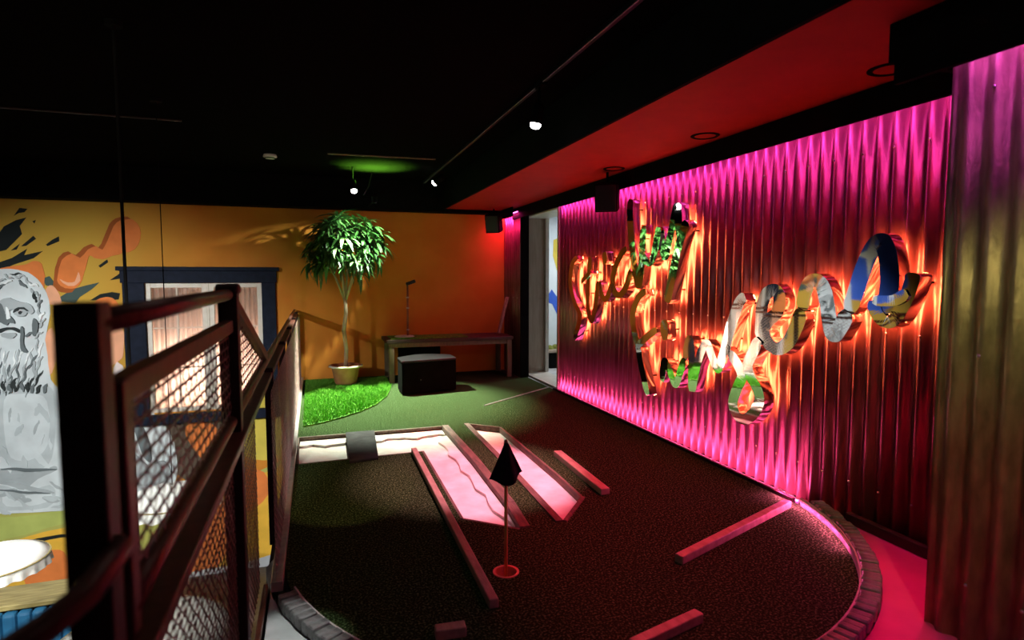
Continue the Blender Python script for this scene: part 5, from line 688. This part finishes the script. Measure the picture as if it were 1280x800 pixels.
# ------------------------------------------------------------------ mural (flat paint, layered)
mu = empty('mural', (-3.2, YB - .03, 0), 'large wall painting of a bearded grey statue among orange blobs and black splashes', 'mural')
for i, (n, m, p) in enumerate(MURAL):
    MB().plate([p], lambda a, b, h, i=i: (a, YB - .001 - h, b), .001 + .0003 * i).build('painted_' + n, m, mu)
star = [(-5.15 + r * math.cos(math.radians(a)), 2.05 + r * math.sin(math.radians(a))) for a, r in ((90, .55), (45, .13), (0, .38), (-45, .13), (-90, .55), (-135, .13), (180, .38), (135, .13))]
MB().plate([[(-6.3, 1.2), (-5.6, 1.0), (-4.6, 1.1), (-4.3, 1.8), (-4.5, 2.5), (-5.2, 2.7), (-6.2, 2.6), (-6.5, 1.9)]], lambda a, b, h: (a, YB - h, b), .004).build('painted_sky', 'm_blue', mu)
MB().plate([star], lambda a, b, h: (a, YB - h, b), .006).build('painted_star', 'm_star', mu)

# ------------------------------------------------------------------ mirrored lettering
def spline(P, n=7):
    out = []
    for i in range(len(P) - 1):
        p0 = Vector(P[max(i - 1, 0)]); p1 = Vector(P[i]); p2 = Vector(P[i + 1]); p3 = Vector(P[min(i + 2, len(P) - 1)])
        for k in range(n):
            t = k / n
            out.append(.5 * ((2 * p1) + (p2 - p0) * t + (2 * p0 - 5 * p1 + 4 * p2 - p3) * t * t + (3 * p1 - p0 - 3 * p2 + p3) * t ** 3))
    out.append(Vector(P[-1])); return out
def ribbon(mb, P, a, b, xf, xb, taper=True):
    S = spline(P); n = len(S); base = len(mb.v)
    for i, p in enumerate(S):
        d = (S[min(i + 1, n - 1)] - S[max(i - 1, 0)]).normalized(); nr = Vector((-d.y, d.x))
        hw = math.hypot(a * nr.x, b * nr.y)
        if taper:
            e = min(i, n - 1 - i); hw *= min(1.0, .62 + .13 * e)
        hl = hr = hw
        if 0 < i < n - 1:
            d0 = S[i] - S[i - 1]; d1 = S[i + 1] - S[i]
            turn = math.atan2(d0.x * d1.y - d0.y * d1.x, d0.dot(d1)); ln = (d0.length + d1.length) / 2
            if abs(turn) > 1e-4:
                rad = ln / abs(turn) * .8
                if turn > 0: hl = min(hl, rad)
                else: hr = min(hr, rad)
        l = p + nr * hl; r = p - nr * hr
        xk = xf - .007 * i / n; mb.v += [(xk, l.x, l.y), (xk, r.x, r.y), (xb, r.x, r.y), (xb, l.x, l.y)]
    for i in range(n - 1):
        q = base + i * 4
        for k in range(4):
            k2 = (k + 1) % 4; mb.f.append((q + k, q + k2, q + 4 + k2, q + 4 + k))
    e = base + (n - 1) * 4
    mb.f += [(base, base + 1, base + 2, base + 3), (e + 3, e + 2, e + 1, e)]
def word(name, letters, label, a, b):
    ys = [p[0] for L in letters for s in L for p in s[0]]; zs = [p[1] for L in letters for s in L for p in s[0]]
    e = empty(name, (XW, sum(ys) / len(ys), min(zs)), label, 'sign', 'mirrored words on the corrugated wall')
    for L in letters:
        mb = MB(); gl = MB(); st = []
        for j, (P, s) in enumerate(L):
            ribbon(mb, P, a * s, b * s, 3.239 - .0095 * j, 3.320)
            ribbon(gl, P, a * s * .55, b * s * .55, 3.3215, 3.3245)
            for q in (P[1], P[-2]):
                st.append(MB().bar((3.318, q[0], q[1]), (3.40, q[0], q[1]), .012, .012))
        lt = mb.build('letter', 'mirror', e)
        gl.build('backlight', 'halo', lt); [q.build('standoff', 'black', lt) for q in st]
    return e
word('wall_lettering', WORD_UPPER, 'upper word in backlit mirrored brush script on the corrugated wall', .060, .036)
word('wall_lettering', WORD_LOWER, 'lower word in backlit mirrored brush script on the corrugated wall', .054, .040)

# ------------------------------------------------------------------ railing
rl = empty('railing', (-.30, 5.4, 0), 'dark red steel railing with wire mesh along the edge of the raised deck', 'railing')
RX = -.30
MB().tube([(RX, 9.9, 1.12), (RX, 5, 1.12), (RX, 1.30, 1.115), (RX, 1.06, 1.115)], .021, 14).build('handrail', 'rail', rl, smooth=True)
MB().tube([(-.275, .97, 1.262), (-.281, .93, 1.25), (-.290, .88, 1.238), (-.320, .84, 1.222), (-.36, .815, 1.205), (-.42, .80, 1.185)], .019, 14).build('handrail_volute', 'rail', rl, smooth=True)
MB().tube([(RX, .97, 1.585), (RX, 2.40, 1.585)], .021, 14).build('handrail', 'rail', rl, smooth=True)
MB().box(RX - .035, RX + .02, .945, 1.0, 0.0, 1.615).build('post', 'rail_dark', rl, bevel=.003)
MB().box(RX - .033, RX + .033, 2.37, 2.44, 0.0, 1.60).build('post', 'rail_dark', rl, bevel=.004)
MB().box(RX - .040, RX + .040, 2.365, 2.445, 1.585, 1.625).build('post_cap', 'rail_dark', rl, bevel=.012)
for y in (3.85, 5.4, 6.95, 8.5, 9.85):
    MB().box(RX + .005, RX + .055, y - .025, y + .025, 0, 1.10).build('post', 'rail_dark', rl, bevel=.004)
MB().bar((RX, 1.06, 1.47), (RX, 2.37, 1.47), .035, .045).build('frame_bar', 'rail', rl, bevel=.004)
MB().bar((RX, 2.42, 1.57), (RX, 3.95, 1.15), .04, .05).build('sloping_bar', 'rail', rl, bevel=.004)
MB().box(RX - .02, RX + .02, 1.04, 1.085, .05, 1.49).build('frame_upright', 'rail', rl, bevel=.004)
MB().box(RX - .012, RX + .05, 1.0, 9.9, 1.045, 1.075).build('top_channel', 'rail', rl, bevel=.004)
MB().box(-.25, -.19, 3.22, 9.9, 0.005, .06).build('bottom_channel', 'channel', rl, bevel=.004)
MB().box(-.285, -.262, 1.0, 3.22, 0.012, .06).build('bottom_channel', 'rail', rl, bevel=.004)
def mesh_panel(X, poly, fams, m='wire', name='wire_mesh'):
    mb = MB(); n = len(poly)
    def clip(c, s):   # line z = s*y + c against a convex outline
        ts = []
        for i in range(n):
            (y0, z0), (y1, z1) = poly[i], poly[(i + 1) % n]
            f0 = z0 - s * y0 - c; f1 = z1 - s * y1 - c
            if (f0 < 0) != (f1 < 0):
                ts.append(y0 + (y1 - y0) * f0 / (f0 - f1))
        return (min(ts), max(ts)) if len(ts) >= 2 else None
    for k, (s, sp, wx, wz) in enumerate(fams):
        cs = [z - s * y for y, z in poly]; c = math.floor(min(cs) / sp) * sp
        while c < max(cs):
            q = clip(c, s)
            if q and q[1] - q[0] > .008:
                dx = (k - 1) * .0016
                mb.bar((X + dx, q[0], s * q[0] + c), (X + dx, q[1], s * q[1] + c), wx, wz)
            c += sp
    tag(mb.build(name, m, rl, fix=False), kind='stuff')
mesh_panel(-.222, [(3.24, .05), (5.40, .05), (5.40, 1.06), (3.24, 1.06)], [(.55, .045, .002, .0042), (-.55, .045, .002, .0042)], 'wire_pale')
mesh_panel(-.222, [(5.42, .05), (9.88, .05), (9.88, 1.06), (5.42, 1.06)], [(.55, .045, .002, .0042), (-.55, .045, .002, .0042)], 'wire_pale')
mesh_panel(RX, [(1.08, .06), (3.22, .06), (3.22, 1.06), (1.08, 1.06)], [(0, .030, .003, .0055), (.9, .045, .002, .004), (-.9, .045, .002, .004)])
mesh_panel(RX, [(1.08, 1.12), (3.90, 1.12), (2.40, 1.55), (2.36, 1.45), (1.08, 1.45)], [(0, .034, .0035, .006), (.9, .06, .0018, .003), (-.9, .06, .0018, .003)])

# ------------------------------------------------------------------ wooden bumpers on the green
def bumper(p, q, wd, ht, label, m='bar_wood', z=0):
    e = MB().bar((p[0], p[1], z + ht / 2), (q[0], q[1], z + ht / 2), wd, ht).build('bumper_bar', m, bevel=.006)
    return tag(e, label, 'bumper', 'wooden bumper bars on the green')
bumper((1.96, 2.83), (3.20, 3.31), .055, .05, 'long wooden bumper bar reaching from the green to the round curb at the right')
bumper((1.30, 2.20), (1.72, 2.31), .055, .05, 'wooden bumper bar lying nearest in the foreground at the right')
bumper((2.10, 4.96), (2.06, 3.93), .075, .05, 'short loose wooden bumper bar to the right of the narrow bunker')
bumper((.855, 5.47), (.815, 2.72), .05, .05, 'longest wooden bumper bar running beside the L-shaped bunker')
bumper((.49, 2.575), (.63, 2.565), .06, .05, 'small pale wooden block at the bottom edge of the green', 'bar_wood')
tag(MB().bar((2.04, 7.22, .004), (3.29, 8.13, .004), .02, .008).build('seam_strip', 'channel'), 'thin metal seam strip crossing the turf towards the doorway', 'strip')

# ------------------------------------------------------------------ flag and cup
cu = empty('golf_cup', (CUP[0], CUP[1], -.1), 'orange red golf cup sunk into the green', 'cup')
MB().lathe([(.060, -.10), (.060, .003), (.074, .004), (.074, .0005), (.062, .0), (.062, -.10)], 32, (CUP[0], CUP[1], 0)).build('cup_ring', 'cup_red', cu, smooth=False)
MB().lathe([(.0001, -.098), (.061, -.098), (.061, -.104), (.0001, -.104)], 24, (CUP[0], CUP[1], 0)).build('cup_bottom', 'cup_red', cu)
fl = empty('golf_flag', (CUP[0], CUP[1], -.09), 'black triangular golf flag on an orange pole standing in the cup', 'flag')
MB().tube([(CUP[0], CUP[1], -.097), (CUP[0], CUP[1], .735)], .0095, 12).build('pole', 'pole_orange', fl, smooth=True)
MB().lathe([(.0001, .022), (.007, .019), (.011, .010), (.011, 0), (.0001, 0)], 16, (CUP[0], CUP[1], .735)).build('finial', 'copper', fl, smooth=True)
fg = MB(); nu, nv = 13, 12
rng = [0.0] * nu
for j in range(nv + 1):
    t = j / nv; z = .735 - t * .195
    for i in range(nu + 1):
        s = i / nu * 2 - 1
        hw = .012 + .085 * t
        x = CUP[0] + s * hw + .012 * t
        y = CUP[1] - .012 - .028 * math.sin(abs(s) * 5.5) * t + .03 * abs(s) * t
        zz = z - (1 - abs(s)) * .045 * t + .012 * s * t
        fg.v += [(x, y, zz), (x, y + .003, zz)]
for j in range(nv):
    for i in range(nu):
        q = (j * (nu + 1) + i) * 2; w_ = (nu + 1) * 2
        fg.f += [(q, q + 2, q + w_ + 2, q + w_), (q + 1, q + w_ + 1, q + w_ + 3, q + 3)]
fg.build('pennant', 'flag', fl, smooth=True)
MB().tube([(CUP[0], CUP[1], .50), (CUP[0], CUP[1], .737)], .012, 10).build('flag_sleeve', 'flag', fl, smooth=True)

# ------------------------------------------------------------------ potted tree
PX, PY = .43, 9.25
tr = empty('potted_tree', (PX, PY, .02), 'leafy indoor tree with bare trunk in a terracotta pot on the grass mat', 'plant')
MB().lathe([(.0001, 0), (.15, 0), (.165, .03), (.205, .24), (.215, .25), (.225, .26), (.225, .285), (.195, .285), (.18, .22), (.0001, .22)], 36, (PX, PY, .035)).build('pot', 'terracotta', tr, smooth=True)
MB().lathe([(.20, .0), (.243, .0), (.250, .014), (.235, .026), (.20, .026)], 72, (PX, PY, .292), mod=lambda i, k, r, z: (r + (.008 * math.sin(k * math.pi / 3) if r > .21 else 0), z)).build('pot_rim', 'rim', tr, smooth=True)
MB().lathe([(.0001, .262), (.10, .258), (.20, .248), (.20, .235), (.0001, .235)], 24, (PX, PY, .02)).build('soil', 'soil', tr)
T = [(PX, PY, .24), (PX + .015, PY, .55), (PX - .015, PY - .01, .85), (PX + .02, PY, 1.10), (PX + .015, PY, 1.36)]
MB().tube(T, [.034, .030, .031, .029, .027], 12).build('trunk', 'bark', tr, smooth=True)
brs = [(-.30, .05, 1.95), (-.10, -.12, 2.20), (.12, .10, 2.30), (.34, -.05, 2.05), (.22, -.2, 1.85), (-.05, .2, 2.0)]
for bx_, by_, bz_ in brs:
    p0 = Vector((PX + .015, PY, 1.28)); p2 = Vector((PX + bx_, PY + by_, bz_)); p1 = p0.lerp(p2, .45) + Vector((0, 0, .08))
    MB().tube([p0, p1, p2], [.02, .014, .008], 8).build('branch', 'bark', tr, smooth=True)
def leafmesh(L, wd, droop):
    mb = MB(); n = 5; ws = (.12, .75, 1.0, .72, .04)
    for i in range(n):
        t = i / (n - 1); x = L * t; z = -droop * L * t * t; hw = wd * ws[i] / 2
        mb.v += [(x, -hw, z + hw * .35), (x, 0, z), (x, hw, z + hw * .35)]
    for i in range(n - 1):
        q = i * 3; mb.f += [(q, q + 1, q + 4, q + 3), (q + 1, q + 2, q + 5, q + 4)]
    return mb
lm = []
for m_, L_, w_, d_ in (('leaf', .24, .046, .30), ('leaf', .30, .052, .5), ('leaf_pale', .22, .046, .4)):
    t_ = leafmesh(L_, w_, d_); me = bpy.data.meshes.new('leaf'); me.from_pydata(t_.v, [], t_.f); me.materials.append(M[m_])
    me.polygons.foreach_set('use_smooth', [True] * len(me.polygons)); lm.append((me, t_))
rest = MB(); nleaf = 0
whorls = []
tries = 0
while len(whorls) < 80 and tries < 5000:
    tries += 1
    u = random.uniform(-1, 1); a = random.uniform(0, 6.283); q = math.sqrt(1 - u * u); rad = random.uniform(.55, 1.0) ** .6
    rad *= .92 + .22 * math.sin(3 * a + 2.2 * u + .6)
    c = Vector((PX + .04 + .55 * rad * q * math.cos(a), PY + .02 + .36 * rad * q * math.sin(a), 2.10 + .50 * rad * u))
    if u < -.45 and q * rad < .55 : continue
    if c.z > 2.55 or c.y > 9.62: continue
    if all((c - w2).length > .10 for w2 in whorls): whorls.append(c)
for c in whorls:
    outd = (c - Vector((PX + .03, PY, 1.85))).normalized()
    nl = 17; off = random.uniform(0, 6.28)
    ax = (outd + Vector((0, 0, .35))).normalized(); e1 = ax.orthogonal().normalized(); e2 = ax.cross(e1)
    for k in range(nl):
        a = off + 2 * math.pi * k / nl * 1.62; el = random.uniform(-.25, .75)
        d = ((e1 * math.cos(a) + e2 * math.sin(a)) * math.cos(el) + ax * math.sin(el)).normalized()
        d.z -= .08; d.normalize()
        sd = d.cross(Vector((0, 0, 1))); sd = sd.normalized() if sd.length > .05 else Vector((1, 0, 0))
        up = sd.cross(d).normalized()
        me, tb = random.choice(lm); s = random.uniform(.75, 1.15)
        mx = Matrix(((d.x, -sd.x, up.x, c.x), (d.y, -sd.y, up.y, c.y), (d.z, -sd.z, up.z, c.z), (0, 0, 0, 1))) @ Matrix.Scale(s, 4)
        tip = mx @ Vector((.24, 0, -.1))
        if tip.y > 9.9 or tip.z > 2.69: continue
        if nleaf < 300 and c.y < PY + .02 and k % 2 == 0:
            share(me, 'leaf', tr, mx); nleaf += 1
        else:
            rest.add([mx @ Vector(v) for v in tb.v], tb.f)
tag(rest.build('leaves', 'leaf', tr, smooth=True, fix=False), kind='stuff')

# ------------------------------------------------------------------ bench table, stool and small things at the back
tb = empty('side_table', (2.08, 9.55, 0), 'long dark wooden table against the orange back wall', 'table')
MB().box(1.04, 3.10, 9.20, 9.92, .62, .675).build('tabletop', 'table_wood', tb, bevel=.006)
MB().box(1.10, 3.06, 9.24, 9.27, .55, .62).build('apron', 'leg_wood', tb, bevel=.003)
for (x, y) in ((1.12, 9.25), (3.04, 9.25), (1.12, 9.86), (3.04, 9.86)):
    MB().box(x - .04, x + .04, y - .03, y + .03, 0, .62).build('leg', 'leg_wood', tb, bevel=.004)
MB().box(1.24, 1.92, 9.40, 9.43, .02, .60).build('dark_panel', 'black', tb, bevel=.004)
rn = MB().box(1.12, 2.35, 9.26, 9.80, .6755, .690).build('turf_runner', 'grass', bevel=.003)
tag(rn, 'green turf runner lying on the left half of the dark table', 'turf')
pt = empty('putter_stand', (1.42, 9.55, .69), 'thin upright putter with its head at the top on a pale base', 'putter')
MB().lathe([(.0001, 0), (.15, 0), (.16, .008), (.14, .02), (.0001, .022)], 28, (1.36, 9.5, .6905), mod=lambda i, k, r, z: (r, z)).build('base', 'cream', pt, smooth=True)
MB().tube([(1.42, 9.55, .70), (1.425, 9.55, 1.50)], .017, 10).build('shaft', 'copper', pt, smooth=True)
for z in (.80, 1.15, 1.32):
    MB().lathe([(.022, -.012), (.026, 0), (.022, .012)], 14, (1.423, 9.55, z)).build('ring', 'channel', pt, smooth=True)
MB().bar((1.40, 9.55, 1.53), (1.55, 9.53, 1.585), .05, .055).build('putter_head', 'black_gloss', pt, bevel=.014)
MB().tube([(1.425, 9.55, 1.48), (1.42, 9.55, 1.54)], .013, 8).build('neck', 'black_gloss', pt, smooth=True)
tag(MB().bar((2.945, 9.52, .70), (3.12, 9.60, 1.30), .10, .045, up=(1, 0, .3)).build('leaning_plank', 'bar_wood', bevel=.01), 'short plank leaning in the corner at the right end of the dark table', 'plank')
# black stool: box with a bowed back edge
st = empty('stool', (1.53, 8.5, 0), 'black box stool with bowed back edge in front of the dark table', 'stool')
sp_ = [(1.13, 8.19), (1.93, 8.33)] + [(1.93 - .80 * t - .0, 8.72 + .22 * math.sin(math.pi * t) - .10 * t) for t in [i / 12 for i in range(13)]]
MB().plate([sp_], flat(.02), .435).build('body', 'black', st, bevel=.012)
MB().plate([[(1.53 + (x - 1.53) * 1.015, 8.5 + (y - 8.5) * 1.02) for x, y in sp_]], flat(.455), .028).build('seat', 'black_gloss', st, bevel=.008)
for (x, y) in ((1.2, 8.3), (1.86, 8.42), (1.22, 8.55), (1.85, 8.68)):
    MB().lathe([(.0001, 0), (.025, 0), (.02, .02), (.0001, .02)], 12, (x, y, 0)).build('foot', 'black_gloss', st)
MB().lathe([(.0001, 0), (.010, 0), (.008, .006), (.0001, .007)], 10, (1.40, 8.228, .20)).build('stud', 'channel', st)

# ------------------------------------------------------------------ loudspeakers
def speaker(c, rz, label, s=1.0):
    e = empty('loudspeaker', c, label, 'speaker', 'black loudspeakers under the lowered ceiling')
    e.rotation_euler = (0, 0, 0)
    rot = Matrix.Rotation(rz, 4, 'Z') @ Matrix.Rotation(math.radians(14), 4, 'X')
    def put(mb, n, m, bev=0.0):
        mb.v = [tuple(Vector(c) + (rot @ (Vector(v) * s))) for v in mb.v]
        return mb.build(n, m, e, bevel=bev)
    put(MB().box(-.12, .12, -.11, .11, -.15, .15), 'cabinet', 'black', .012)
    put(MB().box(-.105, .105, -.118, -.108, -.135, .135), 'grille', 'black_gloss', .006)
    MB().tube([(c[0], c[1], c[2] + .10), (c[0], c[1], 2.772)], .014, 8).build('bracket', 'black', e)
speaker((3.02, 5.80, 2.51), math.radians(-35), 'black loudspeaker hanging in front of the upper word of the lettering')
speaker((2.86, 9.50, 2.54), math.radians(-35), 'black loudspeaker hanging in the far corner above the dark table')

# ------------------------------------------------------------------ ceiling gear
tk = empty('lighting_track', (1.74, 6.0, 3.17), 'long black lighting track fixed to the ceiling', 'track')
MB().box(1.722, 1.758, -1.0, 9.70, 3.165, 3.2).build('rail', 'black_gloss', tk, bevel=.003)
MB().box(1.7225, 1.7265, -1.0, 9.70, 3.160, 3.166).build('lip', 'channel', tk)
MB().box(1.715, 1.765, 4.40, 4.55, 3.14, 3.168).build('adapter', 'black', tk, bevel=.004)
def spotlight(pos, target, label, power, color, angle, top=3.165, blend=.35, size=1.0, lens='lens'):
    e = empty('spotlight', (pos[0], pos[1], pos[2]), label, 'spotlight', 'ceiling spotlights')
    p = Vector(pos); d = (Vector(target) - p).normalized(); b = p - d * .17 * size
    MB().tube([(b.x, b.y, top), (b.x, b.y, b.z)], .012, 8).build('stem', 'black', e)
    MB().tube([b, b + d * .02, p - d * .012], [.030 * size, .046 * size, .050 * size], 20).build('housing', 'black', e, smooth=False)
    MB().tube([p - d * .013, p + d * .006 * size, p + d * .022 * size, p + d * .028 * size], [.043 * size, .043 * size, .030 * size, .008 * size], 20).build('lens', lens, e, smooth=True)
    spot('spot_beam', tuple(p + d * .065 * size), target, power, color, angle, blend, .03, e)
    return e
spotlight((1.70, 4.50, 2.85), (1.25, 4.75, 0), 'black spotlight hanging from the track, its lens glowing towards the green', P_SAND, (1, .36, .52), 42, blend=.6, top=3.139)
spotlight((1.66, 8.45, 2.98), (.42, 9.35, 2.0), 'small black spotlight at the far end of the track', P_PLANT, (.86, 1.0, .86), 46, blend=.6, top=3.158)
spotlight((.57, 8.75, 2.86), (.80, 7.9, .0), 'small black spotlight above the potted tree', P_FLOOR, (.92, 1.0, .80), 68, top=3.2, blend=.6)
up = empty('leaf_bounce_light', (.85, 8.75, 2.70), 'added green fill light on an arm, standing in for light off the leaves', 'spotlight')  # added lamp for the green patch the leaves throw on the ceiling
MB().tube([(.85, 9.72, 2.76), (.85, 8.75, 2.73)], .010, 8).build('arm', 'black', up)
MB().tube([(.85, 8.75, 2.70), (.85, 8.75, 2.79)], [.035, .045], 16).build('housing', 'black', up)
spot('leaf_bounce_beam', (.85, 8.75, 2.80), (.85, 8.70, 3.2), P_UP, (.26, 1.0, .05), 118, .5, .03, up)
MB_ = MB().tube([(.86, 9.1, 3.2), (.80, 9.05, 2.98), (.72, 9.0, 2.84)], .006, 6).build('hanging_cable', 'black_gloss', smooth=True)
tag(MB_, 'loose black cable dangling from the ceiling above the potted tree', 'cable')
sd = empty('smoke_detector', (-.49, 8.23, 3.15), 'small white smoke detector on the black ceiling', 'detector')
MB().lathe([(.0001, 0), (.075, 0), (.085, -.03), (.06, -.05), (.0001, -.055)], 24, (-.49, 8.23, 3.199)).build('body', 'white_plastic', sd, smooth=True)
MB().lathe([(.064, -.034), (.070, -.044), (.058, -.052)], 24, (-.49, 8.23, 3.197)).build('vent_ring', 'black', sd)
tag(MB().tube([(-7, 6.69, 3.185), (-1.2, 6.69, 3.185)], .010, 8).build('conduit', 'rail_dark'), 'thin conduit crossing the ceiling above the lower hall', 'conduit', 'ceiling conduits')
tag(MB().tube([(.2, 7.87, 3.185), (1.55, 7.80, 3.185)], .010, 8).build('conduit', 'leg_wood'), 'thin conduit on the ceiling near the potted tree', 'conduit', 'ceiling conduits')
for (y, wh) in ((2.47, 'nearest to the corrugated pier'), (4.07, 'in the middle of the lowered ceiling'), (5.58, 'farthest along the lowered ceiling')):
    c = (2.98, y, 2.77)
    e = empty('ceiling_speaker', c, 'round flush ceiling speaker, the one ' + wh, 'speaker', 'flush speakers in the lowered ceiling')
    MB().lathe([(.082, 0), (.082, -.006), (.100, -.010), (.112, -.004), (.112, 0)], 32, c).build('ring', 'black', e, smooth=True)
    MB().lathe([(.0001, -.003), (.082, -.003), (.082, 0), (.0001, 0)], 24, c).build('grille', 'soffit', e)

# ------------------------------------------------------------------ pendant lampshades over the lower hall
def lampshade(c, r, label, cable_r=.004):
    e = empty('pendant_lamp', c, label, 'lamp', 'frilled white pendant lamps over the lower hall')
    K = 144
    def pl(i, k, rr_, z): return (rr_, z + .020 * r * (1 if k % 2 else -1) * min(1, i / 3))
    MB().lathe([(.02, .30 * r), (.12 * r, .285 * r), (.45 * r, .21 * r), (.8 * r, .09 * r), (r, 0), (.985 * r, -.01), (.8 * r, .075 * r), (.12 * r, .27 * r), (.02, .285 * r)], K, c, mod=pl).build('shade', 'shade', e, smooth=True)
    def fr(i, k, rr_, z): return (rr_ * (1 + .022 * math.sin(k * math.pi / 3) * i / 3), z - (.014 * r * math.cos(k * math.pi / 4) if i == 3 else 0))
    MB().lathe([(r, .0), (r * 1.01, -.06 * r), (r * 1.02, -.13 * r), (r * 1.03, -.22 * r)], K, c, mod=fr).build('frill', 'shade', e, smooth=True)
    MB().tube([(c[0] + r * 1.008 * math.cos(t), c[1] + r * 1.008 * math.sin(t), c[2]) for t in [i * math.pi / 24 for i in range(48)] + [0]], .006, 6).build('ribbon', 'oak', e)
    MB().tube([(c[0], c[1], c[2] + .28 * r), (c[0], c[1], ZC)], cable_r, 8).build('cable', 'black', e)
    MB().lathe([(.0001, 0), (.05, 0), (.05, -.03), (.0001, -.03)], 14, (c[0], c[1], ZC)).build('ceiling_rose', 'black', e)
    MB().lathe([(.0001, .16 * r), (.025, .14 * r), (.045, .05 * r), (.03, -.0 * r), (.0001, -.03 * r)], 14, c).build('bulb', 'white_plastic', e, smooth=True)
lampshade((-1.27, 6.0, -.36), .40, 'frilled white pendant lampshade seen through the railing mesh below the window')
lampshade((-2.42, 5.5, -.55), .36, 'frilled white pendant lampshade at the left edge in front of the statue painting')
lampshade((-1.12, 4.3, -.72), .52, 'frilled white pendant lampshade hanging lowest behind the near railing post', .010)

# ------------------------------------------------------------------ banquette in the lower hall
bq = empty('banquette', (-3.3, 7.4, ZL), 'blue channelled banquette with wooden ledge in the lower hall', 'sofa')
MB().box(-4.8, -1.9, 7.36, 7.84, -1.86, -1.80).build('ledge', 'oak', bq, bevel=.012)
MB().box(-4.75, -1.95, 7.42, 7.78, ZL, -1.862).build('carcass', 'table_wood', bq)
x = -4.75
while x < -1.98:
    MB().box(x, x + .128, 7.31, 7.42, ZL + .45, -1.875).build('back_channel', 'blue_velvet', bq, bevel=.035); x += .131
MB().box(-4.75, -1.95, 6.75, 7.32, ZL + .25, ZL + .46).build('seat', 'blue_velvet', bq, bevel=.05)
MB().box(-4.7, -2.0, 6.85, 7.42, ZL, ZL + .25).build('plinth', 'black', bq)

# ------------------------------------------------------------------ washer spots out of view; all except the mural one are added fill
def washer(pos, target, label, power, color, angle, blend=.7):
    return spotlight(pos, target, label, power, color, angle, top=ZC, blend=blend, size=1.4)
washer((-3.9, 2.5, 2.6), (-2.9, 10, -1.7), 'white spotlight over the lower hall aimed at the statue painting', P_MURAL, (.95, 1.0, 1.0), 66)
washer((-1.8, 1.9, 3.02), (-1.2, 10, 1.5), 'added warm spotlight aimed at the upper back wall', P_WALL * 2, (1.0, .80, .55), 50)
washer((-1.5, 1.4, 3.0), (-1.7, 5.6, -.5), 'added white spotlight aimed down at the frilled lampshades', P_SHADE, (1.0, 1.0, .92), 44)
washer((1.0, 1.9, 3.02), (1.7, 10, 1.6), 'added warm spotlight aimed at the orange wall above the table', P_WALL * 1.2, (1.0, .78, .5), 30)
washer((.15, 1.9, 3.05), (.20, 4.65, 0), 'added warm spotlight aimed at the green beside the railing', P_WARM, (1.0, .62, .28), 17, .3)
washer((.6, -.6, 3.0), (2.8, 1.15, 1.25), 'added warm spotlight aimed at the near corrugated pier', P_PIER, (1.0, .84, .34), 36, .5)
spot('pink_floor_fill', (3.28, 2.25, 2.66), (3.05, 1.95, 0), P_PINK, (1.0, .03, .30), 40, .6, .03)  # unseen spot added to brighten the pink floor
washer((.45, 2.1, 3.08), (-.13, 2.74, 0), 'added white spotlight aimed at the paving beside the railing', P_PAVE, (.92, 1.0, .96), 11)
